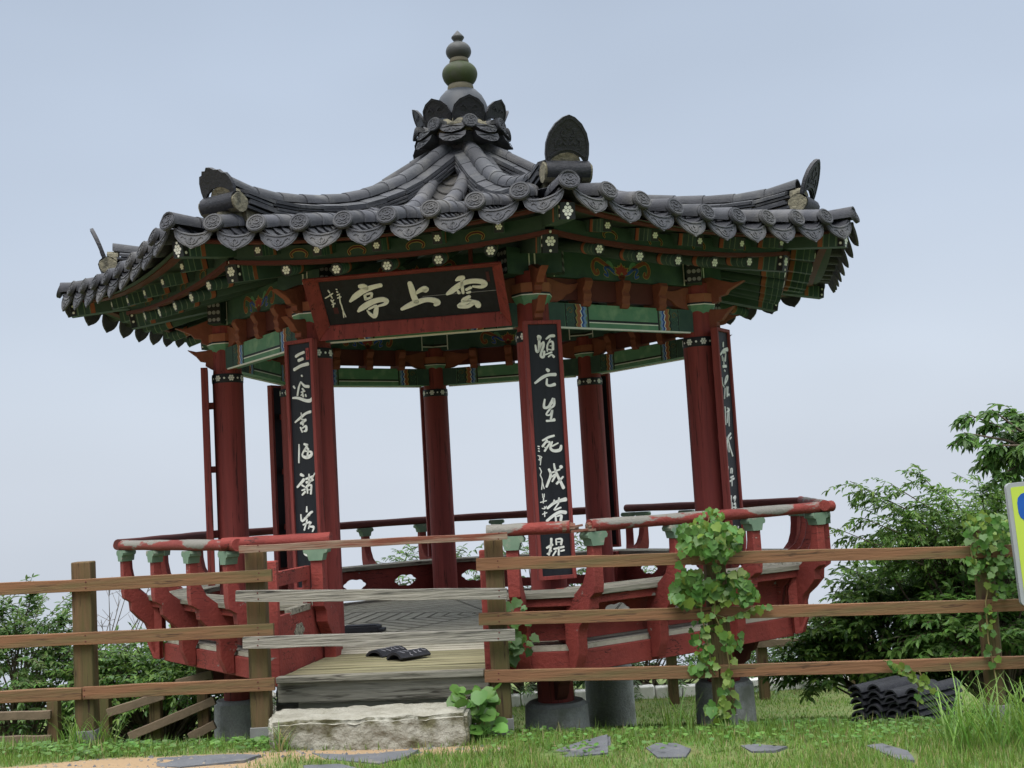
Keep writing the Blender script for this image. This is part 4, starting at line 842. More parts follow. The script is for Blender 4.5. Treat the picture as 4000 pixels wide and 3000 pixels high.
for i, (pl, lab) in enumerate([
  ([(1195, 2942), (1330, 2950), (1480, 2947), (1655, 2938), (1600, 2965), (1480, 2992), (1260, 2967)], 'long grey slate lying just in front of the pale step stone'),
  ([(2115, 2944), (2250, 2908), (2385, 2888), (2388, 2950), (2270, 2960), (2120, 2962)], 'grey slate with a pointed corner in the grass below the round stone bases'),
  ([(2510, 2925), (2560, 2908), (2650, 2905), (2712, 2930), (2690, 2968), (2560, 2968)], 'squarish grey slate in the grass, third paving slate from the right'),
  ([(2880, 2914), (2960, 2905), (3095, 2925), (3040, 2946), (2930, 2946)], 'small grey slate in the grass right of the vine covered post'),
  ([(3370, 2914), (3450, 2908), (3560, 2940), (3590, 2985), (3500, 2977)], 'rightmost paving slate beside the tall grass clump'),
  ([(600, 2962), (900, 2950), (1040, 2957), (960, 2985), (700, 3005), (600, 2997)], 'pale slate at the edge of the bare earth path, leftmost slate'),
  ([(1170, 2990), (1330, 2988), (1430, 3012), (1180, 3030)], 'slate cut by the bottom edge of the picture, nearest one to the viewer')]):
    pts = [ghit(a, b) for a, b in pl]; zc = sum(p.z for p in pts)/len(pts)
    o = rough_block('paving_slate', M['slate'], [(p.x, p.y) for p in pts], zc-.05, zc+.010, .005, i*1.7+1, res=.05, fq=9); q0 = sum((Vector((p.x, p.y-.03)) for p in pts), Vector((0, 0)))/len(pts); SLATES.append([tuple(q0+(Vector((p.x, p.y-.03))-q0)*1.05) for p in pts]); tag(o, lab, 'slate', 'slates laid in the grass')
pts = [ghit(a, b) for a, b in [(1090, 2885), (1830, 2868), (1850, 2905), (1400, 2925), (1080, 2920)]]; zc = sum(p.z for p in pts)/5
tag(rough_block('flat_stone', M['stone'], [(p.x, p.y) for p in pts], zc-.06, zc+.012, .012, 8, res=.05), 'flat pale stone half buried in front of the step block', 'stone')
pts = [ghit(a, b) for a, b in [(985, 2935), (1000, 2895), (1060, 2880), (1085, 2890), (1075, 2935)]]; zc = sum(p.z for p in pts)/5
tag(rough_block('flat_stone', M['stone'], [(p.x, p.y) for p in pts], zc-.06, zc+.03, .012, 18, res=.04), 'small pale stone beside the left end of the step block', 'stone')
mb = MB()                             # white kerb along the far edge of the lawn
for i in range(14):
    p, q = at(1930+i*105, 2700-i*1.2+random.uniform(-4, 4), 17.0), at(2030+i*105, 2699-i*1.2+random.uniform(-4, 4), 17.0)
    zg = float(gz(p.x, p.y)); mb.beam((p.x, p.y, zg+.03), (q.x, q.y, zg+.03), .16, 0.26+random.uniform(-.02, .02))
tag(mb.build('kerb', M['kerb'], bevel=.02), 'row of white kerb stones along the far edge of the lawn', 'kerb', kind='structure')

# ------------------------------------------------------------------ fence
FD = 8.06; RD = 7.975
def fence_post(parent, px, pyt, pyb, d=FD, wd=.124, foot=True, name='post', rnd=False):
    a, b = at(px, pyt, d), at(px, pyb, d); zt_, x, y = a.z, (a.x+b.x)/2, b.y
    zb = float(gz(x, y))-.15; mb = MB()
    if rnd: mb.lathe([(wd/2, zb), (wd/2, zt_-.01), (wd/2-.012, zt_)], 14, (x, y, 0))
    else: mb.box((x, y, (zt_+zb)/2), (wd, wd, zt_-zb))
    o = mb.build(name, M['fpost'], parent, parent.location, bevel=.008)
    if foot:
        f = MB(); zg = float(gz(x, y)); f.box((x, y, zg+.03), (wd+.012, wd+.012, .20));
        ft = f.build('post_shoe', M['metal'], o, parent.location, bevel=.004)
    return o
def fence_rail(parent, p, q, d0=RD, d1=RD, ht=.078, th=.040, m='fence', name='rail', bev=.005):
    a, b = at(*p, d0), at(*q, d1); mb = MB(); n = 8; d = b-a
    # slightly uneven, like sawn timber
    for i in range(n):
        pa, pb = a+d*(i/n), a+d*((i+1)/n)
        if i == 0: L0 = pa
    u = Vector((0, 0, 1)); dn = d.normalized(); sd = dn.cross(u).normalized(); u = sd.cross(dn); pts = []
    for i in range(n+1):
        c = a+d*(i/n)+u*random.uniform(-.0025, .0025)+sd*random.uniform(-.002, .002); hh = ht/2+random.uniform(-.0015, .0015)
        pts += [c-sd*th/2-u*hh, c+sd*th/2-u*hh, c+sd*th/2+u*hh, c-sd*th/2+u*hh]
    if d0 < 8.2:                      # nail heads where the rail meets a post
        for q_ in (335, 1012, 1947, 2808, 3862):
            t_ = (q_-p[0])/(q[0]-p[0])
            if .005 < t_ < .995:
                for dz_ in (-.018, .02):
                    c_ = a+d*t_+Vector((0, 0, dz_))+dn*random.uniform(-.006, .006); rot_ = math.atan2(d.y, d.x); cc = (a+b)/2; Mr = Matrix.Rotation(-rot_, 4, 'Z')
                    mb.disc((0, 0), lambda x, y, h, c_=c_: Mr @ (c_+dn*x+Vector((0, 0, y))-Vector((0, th/2+h, 0))-cc), .0055, -.002, .0025, 7, 1)
    fs = [(i*4+j, i*4+(j+1) % 4, i*4+4+(j+1) % 4, i*4+4+j) for i in range(n) for j in range(4)]+[(3, 2, 1, 0), tuple(n*4+j for j in range(4))]
    c = (a+b)/2; rot = math.atan2(d.y, d.x); Mi = Matrix.Rotation(-rot, 4, 'Z')
    mb.add([Mi @ (p_-c) for p_ in pts], fs, 0)
    o = mb.build(name, [M[m], M['umber']], parent, bevel=bev); o.location = c-Vector(parent.location); o.rotation_euler = (0, 0, rot); return o
fl = thing('wooden_fence', 'brown three-rail wooden fence running left from the porch steps', 'fence', at(340, 2905, FD))
for px, t, bb in ((-520, 2240, 2930), (335, 2193, 2905), (1012, 2152, 2850)): fence_post(fl, px, t, bb)
for p, q in (((-560, 2330), (1063, 2248)), ((-560, 2535), (1070, 2459)), ((-560, 2749), (322, 2709)), ((326, 2707), (1074, 2672))): fence_rail(fl, p, q)
fr = thing('wooden_fence', 'brown three-rail wooden fence running right from the porch steps with vines on its posts', 'fence', at(1945, 2860, FD))
for px, t, bb in ((1947, 2105, 2860), (2808, 2090, 2815), (3862, 2060, 2800), (4700, 2030, 2770)): fence_post(fr, px, t, bb, wd=.122 if px < 2000 else .128, rnd=px > 3000)
for p, q in (((1860, 2205), (2700, 2182)), ((2700, 2182), (4750, 2132)), ((1870, 2418), (4750, 2345)), ((1893, 2642), (2806, 2622)), ((2812, 2622), (4750, 2563))): fence_rail(fr, p, q)
eb = thing('entry_barrier', 'three loose rails nailed across the porch entrance, two of them bleached grey', 'barrier', at(1460, 2530, RD))
fence_rail(eb, (935, 2146), (1982, 2092), 7.93, 7.93, .046, .045, 'grail', 'slim_rail'); fence_rail(eb, (922, 2329), (1980, 2318), 7.92, 7.92, .071, .04, 'woodx', 'plank'); fence_rail(eb, (950, 2511), (2012, 2480), 7.92, 7.92, .074, .04, 'woodx', 'plank')
# far fences: one crossing behind the pavilion, one stepping down the slope at the left
rf = thing('wooden_fence', 'weathered wooden fence at the far side of the lawn below the pavilion', 'fence', at(2600, 2690, 16.4))
for px in (1900, 2620, 2975, 3330): fence_post(rf, px, 2400, 2690, 16.4, .13, False)
for p, q in (((1850, 2452), (3420, 2405)), ((1850, 2555), (3420, 2498)), ((1850, 2650), (3420, 2592))): fence_rail(rf, p, q, 16.3, 16.3, .10, .05, 'fold')
lf = thing('wooden_fence', 'old grey-brown fence stepping down the slope at the far left', 'fence', at(400, 2850, 11.2))
for px, t, bb in ((212, 2735, 2880), (410, 2700, 2880), (610, 2690, 2860), (795, 2570, 2850)): fence_post(lf, px, t, bb, 11.2, .10, False)
for p, q in (((-300, 2805), (200, 2792)), ((-300, 2900), (200, 2888)), ((420, 2785), (640, 2715)), ((505, 2878), (840, 2735)), ((690, 2672), (830, 2632)), ((740, 2880), (840, 2830))): fence_rail(lf, p, q, 11.1, 11.1, .075, .045, 'fold')

# ------------------------------------------------------------------ sign at the right edge
sg_ = thing('notice_sign', 'yellow-green notice sign with blue marking in a grey frame at the right edge', 'sign', at(4200, 2840, 7.62))
a, b = at(3925, 1890, 7.6), at(3988, 2368, 7.6); ux = Vector((1, 0, .05)).normalized(); uy = (a-b).normalized(); H = (a-b).length
def sf(x, y, h): return b+ux*x+uy*y+Vector((0, -h, 0))
def rrect(x0, y0, x1, y1, r): return [(cx+r*math.cos(t), cy+r*math.sin(t)) for cx, cy, t0 in ((x1-r, y1-r, 0), (x0+r, y1-r, PI/2), (x0+r, y0+r, PI), (x1-r, y0+r, 1.5*PI)) for t in (t0, t0+PI/6, t0+PI/3, t0+PI/2)]
lo = tuple(sg_.location)
frm = mat('sign_frame_grey', (.30, .315, .33), (.26, .275, .29), 8, .5); yel = mat('sign_yellow_green', (.42, .53, .07), (.39, .50, .065), 3, .45); blu = mat('sign_blue', (.012, .09, .40), None, 5, .45)
mb = MB(); mb.prism(rrect(0, 0, .62, H, .03), sf, -.02, .012); mb.build('sign_frame', frm, sg_, lo)
mb = MB(); mb.prism(rrect(.026, .026, .594, H-.026, .012), sf, .0125, .015); mb.build('sign_face', yel, sg_, lo)
mb = MB(); mb.prism(rrect(.055, H-.245, .535, H-.065, .06), sf, .0155, .017); mb.build('blue_marking', blu, sg_, lo)
mb = MB(); q = sf(.31, H*.9, -.05); mb.lathe([(.03, float(gz(q.x, q.y))-.2), (.03, q.z)], 12, (q.x, q.y, 0)); mb.build('sign_pole', M['metal'], sg_, lo)

# ------------------------------------------------------------------ stacked spare roof tiles
u_ = Vector((.80, .60, 0)); v_ = Vector((.60, -.80, 0)); base = at(3395, 2825, 9.25)
proto = None; names = ['back', 'second', 'third', 'front']; lv = ['bottom', 'second lowest', 'middle', 'second highest', 'top']
base.z = float(gz(base.x, base.y))-.10
for c in range(4):
    for r_ in range(6):
        if proto is None:
            mb = MB(); arch_tile(mb, lambda x, y, z: u_*y+v_*x+Vector((0, 0, z)), .54, .128, .066, .013); o = mb.build('roof_tile', M['tiled']); proto = o
        else: o = proto.copy(); COL.objects.link(o)
        p = base+v_*(.165*c-.10)+u_*random.uniform(-.03, .03)+Vector((0, 0, .048*r_+.13+.02*(c % 2))); o.location = p
        tag(o, 'dark arched spare roof tile in the stack of tiles on the grass below the right-hand shrubs', 'roof tile', 'spare roof tiles stacked on the grass')

# ------------------------------------------------------------------ leaves, shrubs, vines
OVAL = ([(0, 0, 0), (.28, -.30, .05), (.28, .30, .05), (.5, 0, -.05), (.68, -.26, .0), (.68, .26, 0), (1, 0, -.16)], [(0, 1, 3), (0, 3, 2), (1, 4, 3), (3, 5, 2), (4, 6, 3), (3, 6, 5)])
IVY = ([(.36, 0, -.05), (.05, 0, 0), (-.06, -.24, .02), (.14, -.54, .06), (.34, -.46, .03), (.56, -.52, .02), (.70, -.30, 0), (1, 0, -.16), (.70, .30, 0), (.56, .52, .02), (.34, .46, .03), (.14, .54, .06), (-.06, .24, .02)], [(0, i, i+1) for i in range(1, 12)]+[(0, 12, 1)])
ROUND = ([(.45, 0, -.06), (.05, 0, 0), (-.03, -.25, .03), (.2, -.5, .06), (.6, -.48, .03), (.9, -.2, 0), (.98, 0, -.05), (.9, .2, 0), (.6, .48, .03), (.2, .5, .06), (-.03, .25, .03)], [(0, i, i+1) for i in range(1, 10)]+[(0, 10, 1)])
BLADE = ([(0, -.5, 0), (0, .5, 0), (.5, -.38, .10), (.5, .38, .10), (1, 0, .30)], [(0, 1, 3), (0, 3, 2), (2, 3, 4)])
def leafset(name, tpl, P, D, Nn, L, W, mats, parent=None, mi=None):
    P, D, Nn = (np.asarray(q, float) for q in (P, D, Nn)); n = len(P)
    if n == 0: return None
    D = D/(np.linalg.norm(D, axis=1)[:, None]+1e-9); S = np.cross(D, Nn); S /= np.linalg.norm(S, axis=1)[:, None]+1e-9; U = np.cross(S, D)
    L = np.broadcast_to(np.asarray(L, float), (n,)); W = np.broadcast_to(np.asarray(W, float), (n,))
    T = np.array(tpl[0]); F = np.array(tpl[1]); k = len(T)
    V = P[:, None]+D[:, None]*(T[None, :, 0:1]*L[:, None, None])+S[:, None]*(T[None, :, 1:2]*W[:, None, None])+U[:, None]*(T[None, :, 2:3]*L[:, None, None])
    Fa = (F[None]+(np.arange(n)*k)[:, None, None]).reshape(-1, 3)
    me = bpy.data.meshes.new(name); me.vertices.add(n*k); me.vertices.foreach_set('co', V.astype(np.float32).ravel())
    me.loops.add(len(Fa)*3); me.loops.foreach_set('vertex_index', Fa.ravel().astype(np.int32))
    me.polygons.add(len(Fa)); me.polygons.foreach_set('loop_start', np.arange(0, len(Fa)*3, 3, dtype=np.int32)); me.polygons.foreach_set('loop_total', np.full(len(Fa), 3, np.int32))
    for m in (mats if isinstance(mats, (list, tuple)) else [mats]): me.materials.append(m)
    if mi is not None: me.polygons.foreach_set('material_index', np.repeat(np.asarray(mi, np.int32), len(F)))
    me.update(calc_edges=True); me.validate(); o = bpy.data.objects.new(name, me); COL.objects.link(o)
    if parent: o.parent = parent; o.location = -Vector(parent.location)
    return o
def unit(v): v = np.asarray(v, float); return v/(np.linalg.norm(v)+1e-9)
def spray(acc, p, d, ln, n, size, droop=.35, two=True, jit=.35):
    """a leafy twig: leaves in alternating pairs along a drooping line"""
    p = np.array(p, float); d = unit(d); pts = [p.copy()]
    for i in range(n):
        d = unit(d+np.array([0, 0, -droop/n])+rng.normal(0, .05, 3)); p = p+d*ln/n; pts.append(p.copy())
        side = unit(np.cross(d, [0, 0, 1]))
        for sgn in ((-1, 1) if two else ((-1)**i,)):
            ld = unit(d*.55+side*sgn*.8+rng.normal(0, jit, 3)+np.array([0, 0, -.25])); nn = unit(np.array([0, 0, 1.])+rng.normal(0, .35, 3))
            acc[0].append(p); acc[1].append(ld); acc[2].append(nn); acc[3].append(size*rng.uniform(.7, 1.2))
    acc[0].append(p); acc[1].append(d); acc[2].append(np.array([0, 0, 1.])+rng.normal(0, .2, 3)); acc[3].append(size*rng.uniform(.8, 1.1))
    return pts
def plant(name, label, cat, loc, crowns, branches, size, mats, group=None, wd=.62, tw=.006, nsp=60, droop=.5, trunkr=.02, tpl=OVAL, ln=.35):
    """crowns: (centre, radii, sprays); branches: lists of points for leafy limbs"""
    o = thing(name, label, cat, loc, group=group); acc = ([], [], [], []); st = MB(); base = np.array(loc, float)
    for c, rad, n in crowns:
        c = np.array(c, float); rad = np.array(rad, float)
        for i in range(n):
            q = unit(rng.normal(0, 1, 3)); q[2] = abs(q[2])*1.1-.45; r_ = rng.uniform(.30, .95)**.6
            p = c+q*rad*r_; d = unit(q*np.array([1, 1, .7])+np.array([0, 0, .25]))
            pts = spray(acc, p, d, ln*rng.uniform(.6, 1.2), 8, size, droop)
            if i % 2 == 0: st.tube([tuple(x) for x in pts[::2]], tw*.6, 4)
            if i % 7 == 0:
                m_ = (base+p)/2+rng.normal(0, .05, 3); st.tube([tuple(base+rng.normal(0, .04, 3)), tuple(m_), tuple(p)], [trunkr, trunkr*.6, tw], 5)
    for pts, n in branches:
        pts = [np.array(p, float) for p in pts]; st.tube([tuple(p) for p in pts], list(np.linspace(trunkr*.8, tw*.7, len(pts))), 6)
        for i in range(n):
            t = rng.uniform(.25, 1.0)*(len(pts)-1.001); k = int(t); p = pts[k]+(pts[k+1]-pts[k])*(t-k); d = unit(pts[k+1]-pts[k])
            sd = unit(np.cross(d, [0, 0, 1]))*rng.choice([-1, 1])
            q = spray(acc, p, d*.9+sd*rng.uniform(.1, .9)+np.array([0, 0, rng.uniform(-.2, .35)]), ln*rng.uniform(.4, .9), 8, size, droop)
            if i % 2 == 0: st.tube([tuple(x) for x in q[::2]], tw*.45, 4)
        spray(acc, pts[-1]-unit(pts[-1]-pts[-2])*.1, pts[-1]-pts[-2], ln*.6, 5, size*.85, droop)
    L = np.array(acc[3]); mi = rng.integers(0, len(mats), len(L))
    leafset('foliage', tpl, acc[0], acc[1], acc[2], L, L*wd, mats, o, mi)
    if st.v: st.build('stem', M['bark'], o, loc, smooth=60, fix=False)
    return o
def W(px, py, d): return tuple(at(px, py, d))
def gp(px, py, d): p = at(px, py, d); return (p.x, p.y, float(gz(p.x, p.y)))
LA = [M['leafA'], M['leafA'], M['leafB'], M['leafC']]; LB = [M['leafB'], M['leafB'], M['leafA']]
plant('broadleaf_shrub', 'dense dark green shrub behind the fence right of the pavilion bench', 'shrub', gp(3480, 2720, 11.3), [(W(3470, 2530, 11.9), (.78, .5, .46), 420), (W(3260, 2590, 12.0), (.35, .4, .36), 120), (W(3560, 2350, 11.8), (.75, .5, .42), 340)], [], .088, [M['leafA'], M['leafA'], M['leafC'], M['leafB']], 'shrubs right of the pavilion')
plant('broadleaf_shrub', 'dark broad-leaved shrub between the right fence post and the sign', 'shrub', gp(3920, 2720, 11.0), [(W(3880, 2540, 11.6), (.65, .5, .46), 330), (W(4020, 2420, 11.2), (.6, .5, .50), 280), (W(3800, 2460, 10.5), (.42, .3, .40), 190), (W(3800, 2290, 11.4), (.60, .5, .38), 260)], [], .09, [M['leafA'], M['leafB'], M['leafA']], 'shrubs right of the pavilion')
br = []
for tip, mid, n in (((3320, 1880), (3560, 2000), 13), ((3590, 1845), (3720, 1990), 11), ((3400, 1935), (3600, 2040), 10), ((3270, 2065), (3480, 2150), 10), ((3420, 2120), (3620, 2180), 9), ((3480, 1890), (3640, 1990), 12), ((3690, 1915), (3790, 2030), 10), ((3820, 1880), (3850, 2010), 10), ((3930, 1830), (3910, 2000), 10), ((3560, 2050), (3720, 2130), 11), ((3660, 2010), (3780, 2110), 11), ((3780, 2000), (3850, 2110), 10), ((3360, 2020), (3560, 2100), 9), ((3900, 1950), (3900, 2100), 11), ((4050, 1880), (3990, 2050), 10), ((3480, 2190), (3680, 2230), 9)):
    dd = random.uniform(10.2, 11.0); br.append(([W(3900, 2420, 10.7), W((mid[0]+3900)/2, (mid[1]+2400)/2-30, 10.7), W(*mid, dd+.1), W(*tip, dd)], int(n*1.9)))
plant('young_elm', 'light green young tree with arching sprays of small toothed leaves above the right fence', 'tree', gp(3910, 2700, 10.7), [(W(3740, 2110, 10.8), (.55, .4, .30), 130), (W(3950, 2060, 10.8), (.45, .4, .42), 150), (W(3560, 2080, 10.8), (.40, .3, .22), 60)], br, .066, [M['leafA'], M['leafC'], M['leafA']], wd=.5, droop=1.0, trunkr=.016, ln=.32, tw=.004)
br = []
for tip, mid, n in (((3765, 1690), (3930, 1720), 6), ((3790, 1622), (3940, 1680), 7), ((3875, 1600), (3980, 1680), 7), ((3960, 1600), (4030, 1690), 8), ((3850, 1790), (3970, 1770), 7), ((3920, 1850), (4010, 1800), 8), ((3990, 1760), (4080, 1750), 9), ((3880, 1740), (4000, 1740), 8), ((4090, 1600), (4120, 1720), 8), ((4050, 1850), (4120, 1800), 9)):
    dd = random.uniform(9.3, 9.8); br.append(([W(4260, 1900, 9.6), W(mid[0]+110, mid[1]+40, 9.6), W(*mid, dd), W(*tip, dd)], int(n*1.8)))
o = plant('broadleaf_tree', 'tree at the top right edge with dark drooping pointed leaves against the sky', 'tree', gp(4330, 2750, 9.6), [(W(4300, 1750, 9.7), (.5, .5, .4), 40)], br, .10, [M['leafB'], M['leafA'], M['leafB']], wd=.52, droop=1.1, trunkr=.03, ln=.22)
st = MB(); p0 = gp(4330, 2750, 9.6); st.tube([p0, W(4310, 2300, 9.6), W(4260, 1900, 9.6)], [.06, .045, .03], 8); st.build('trunk', M['bark'], o, p0)
LL = [M['leafA'], M['leafC'], M['leafB']]; LD = [M['leafD'], M['leafB'], M['leafA']]
plant('hedge_shrub', 'dark small-leaved shrub at the left edge beyond the fence', 'shrub', gp(90, 2850, 13.2), [(W(60, 2600, 13.2), (.62, .6, .50), 260), (W(120, 2460, 13.3), (.38, .4, .30), 50), (W(250, 2700, 13.0), (.45, .5, .35), 80)], [([W(60, 2600, 13.2), W(90, 2450, 13.2), W(120, 2340, 13.2)], 10), ([W(150, 2600, 13.2), W(210, 2480, 13.2), W(240, 2410, 13.2)], 9), ([W(0, 2560, 13.2), W(-10, 2450, 13.2), W(20, 2370, 13.2)], 9)], .075, LD, 'shrubs left of the pavilion')
plant('hedge_shrub', 'green tangled shrub left of the pavilion just behind the far left column', 'shrub', gp(620, 2830, 12.9), [(W(600, 2640, 12.9), (.62, .6, .42), 300), (W(760, 2640, 12.6), (.42, .5, .38), 200), (W(430, 2680, 13.0), (.40, .5, .38), 140)], [], .072, LL, 'shrubs left of the pavilion')
plant('hedge_shrub', 'low bush on the slope under the pavilion seen left of the round stone base', 'shrub', gp(700, 2880, 13.6), [(W(560, 2800, 13.4), (.7, .5, .35), 110), (W(850, 2780, 13.6), (.6, .5, .42), 100), (W(150, 2810, 13.4), (.9, .5, .28), 110)], [], .075, [M['leafB'], M['leafA']], 'shrubs left of the pavilion')
o = thing('bare_shrub', 'leafless grey twigs rising against the sky at the left', 'shrub', gp(420, 2830, 14.0)); st = MB()
for tip in ((330, 2330), (440, 2390), (500, 2300), (560, 2390), (470, 2340), (395, 2420), (620, 2180), (600, 2330), (250, 2440), (300, 2410), (690, 2420), (730, 2340), (425, 2300)):
    a, c = W(430+random.uniform(-70, 70), 2660, 14), W(*tip, 14.0+random.uniform(-.2, .2)); m_ = tuple((np.array(a)+np.array(c))/2+rng.normal(0, .05, 3)); st.tube([a, m_, c], [.010, .007, .003], 5)
    for k in range(5):
        t = random.uniform(.3, .95); q = np.array(m_)*(1-t)+np.array(c)*t; st.tube([tuple(q), tuple(q+rng.normal(0, .1, 3)*np.array([1, .6, .8])+np.array([0, 0, .08]))], [.0035, .002], 4)
st.build('branch', M['twig'], o, tuple(o.location), smooth=60, fix=False)
for px, py, rx, rz, n, lab in ((1700, 2260, .8, .62, 70, 'bamboo-like bush beyond the rear bench seen left of the middle rear column'), (2120, 2250, .9, .70, 90, 'leafy bush beyond the rear bench seen beside the right porch column'), (2060, 2600, 1.2, .5, 80, 'low bush beyond the far fence under the middle of the pavilion'), (2560, 2600, 1.3, .48, 120, 'dark bush beyond the far fence seen under the right bench'), (3080, 2580, 1.0, .55, 130, 'bush beyond the far fence right of the corner stone base'), (2480, 2330, 1.1, .40, 80, 'bush beyond the rear bench seen between the right-hand columns')):
    p = W(px, py, 17.6); plant('far_bush', lab, 'bush', (p[0], p[1], float(gz(p[0], p[1]))), [(p, (rx, .7, rz), n), ((p[0], p[1], (p[2]+float(gz(p[0], p[1])))/2), (rx*.9, .6, max(.3, (p[2]-float(gz(p[0], p[1])))*.55)), n//2)], [], .11, [M['farleaf'], M['leafA'], M['farleaf']], 'bushes beyond the far fence', wd=.35)

# vines on the fence posts
def vine(label, loc, blobs, stems, small, mats, tpl=IVY, wd=1.0):
    o = thing('climbing_vine', label, 'vine', loc, group='vines climbing the fence posts'); P, D, Nn, L = [], [], [], []
    for px0, px1, py0, py1, n, sz, d0, d1 in blobs:
        for i in range(n):
            px, py = rng.uniform(px0, px1), rng.uniform(py0, py1); cx, cy = (px0+px1)/2, (py0+py1)/2
            if ((px-cx)/(px1-px0)*2)**2+((py-cy)/(py1-py0)*2)**2 > rng.uniform(.8, 1.35): continue
            P.append(W(px, py, rng.uniform(d0, d1))); D.append(unit([rng.normal(0, .55), rng.normal(-.25, .25), -.75+rng.normal(0, .3)])); Nn.append(unit([rng.normal(0, .5), -.6, .75+rng.normal(0, .35)])); L.append(sz*rng.uniform(.45, 1.15))
    n0 = len(P); st = MB()
    for pts, n, sz, d in stems:
        q = [np.array(W(a, b, d)) for a, b in pts]; st.tube([tuple(x) for x in q], .005, 5)
        for i in range(n):
            t = rng.uniform(0, len(q)-1.001); k = int(t); p = q[k]+(q[k+1]-q[k])*(t-k)+rng.normal(0, .012, 3); P.append(p+np.array([0, -.015, 0])); D.append(unit([rng.normal(0, .6), -.2, -.7+rng.normal(0, .4)])); Nn.append(unit([rng.normal(0, .35), -.95, .35])); L.append(sz*rng.uniform(.6, 1.2))
    L = np.array(L); mi = np.where(np.arange(len(L)) < n0, (rng.random(len(L)) < .22).astype(int), (rng.random(len(L)) < .55).astype(int))
    leafset('foliage', tpl, P, D, Nn, L, L*wd, mats, o, mi); st.build('stem', M['stem'], o, tuple(loc), smooth=60, fix=False); return o
vm = [M['vine'], M['vine2']]
vine('big-leaved vine covering the fence post in front of the right bench', gp(2810, 2815, 7.9),
 [(2650, 2900, 2040, 2175, 280, .066, 7.74, 8.10), (2650, 2760, 2030, 2120, 60, .042, 7.78, 7.95), (2720, 2850, 1985, 2070, 70, .040, 7.82, 8.02), (2630, 2770, 2225, 2360, 120, .070, 7.80, 8.10), (2780, 2950, 2225, 2360, 130, .062, 7.80, 8.12), (2690, 2790, 2390, 2560, 45, .055, 7.9, 8.05), (2820, 2920, 2470, 2540, 16, .06, 7.9, 8.0), (2700, 2800, 2540, 2640, 26, .06, 7.9, 8.0), (2750, 2880, 2690, 2810, 26, .075, 7.82, 7.95)],
 [([(2800, 2830), (2820, 2720), (2850, 2600), (2830, 2480), (2790, 2400), (2800, 2250), (2790, 2080)], 44, .055, 7.90), ([(2790, 2400), (2840, 2415), (2900, 2395), (2960, 2365), (3010, 2375)], 16, .045, 7.93), ([(2720, 2230), (2730, 2320), (2745, 2420), (2780, 2600)], 16, .05, 7.9), ([(2760, 2060), (2775, 2010), (2790, 1990)], 6, .04, 7.9), ([(2650, 2190), (2690, 2250), (2720, 2350)], 8, .05, 7.92)], None, vm)
vine('small-leaved vine draped over the top of the right fence post beside the sign', gp(3862, 2800, 7.9),
 [(3770, 3950, 2000, 2140, 210, .048, 7.84, 8.05), (3780, 3940, 2100, 2250, 110, .045, 7.86, 8.0), (3860, 3960, 2140, 2340, 70, .045, 7.88, 8.05), (3800, 3900, 2380, 2480, 14, .045, 7.9, 8.0)],
 [([(3790, 2120), (3800, 2200), (3790, 2250)], 14, .045, 7.9), ([(3880, 2200), (3850, 2350), (3860, 2500), (3890, 2650)], 14, .045, 7.93), ([(3450, 2578), (3500, 2600), (3560, 2640), (3590, 2680), (3585, 2760)], 22, .045, 7.92), ([(3590, 2620), (3620, 2690), (3660, 2700)], 10, .045, 7.92)], None, vm)
vine('dark ivy hanging on the deck beam just right of the porch', gp(2000, 2850, 8.6), [(1985, 2080, 2470, 2570, 30, .075, 8.25, 8.4), (1985, 2060, 2330, 2450, 26, .07, 8.5, 8.7)], [([(2000, 2600), (2010, 2500), (2000, 2380)], 8, .06, 8.35)], None, [M['leafB'], M['leafA']])
# mallow-like plant beside the step
o = thing('leafy_plant', 'bright green round-leaved plant between the step stone and the fence post', 'plant', gp(1870, 2870, 7.85)); P, D, Nn, L = [], [], [], []; st = MB()
for i in range(75):
    px, py = rng.normal(1868, 42), rng.uniform(2685, 2860); p = np.array(W(px, py, rng.uniform(7.65, 7.95))); P.append(p); D.append(unit([rng.normal(0, .6), -.5, rng.normal(-.1, .4)])); Nn.append(unit([rng.normal(0, .4), -.6, .8])); L.append(rng.uniform(.055, .11))
    if i % 3 == 0: st.tube([tuple(o.location), tuple((p+np.array(o.location))/2+rng.normal(0, .02, 3)), tuple(p)], .003, 4)
P.append(np.array(W(1800, 2700, 7.7))); D.append(unit([-.5, -.4, .2])); Nn.append(unit([0, -.7, .7])); L.append(.09)
L = np.array(L); leafset('foliage', ROUND, P, D, Nn, L, L, [M['vine'], M['weed']], o, rng.integers(0, 2, len(L))); st.build('stem', M['stem'], o, tuple(o.location), smooth=60, fix=False)

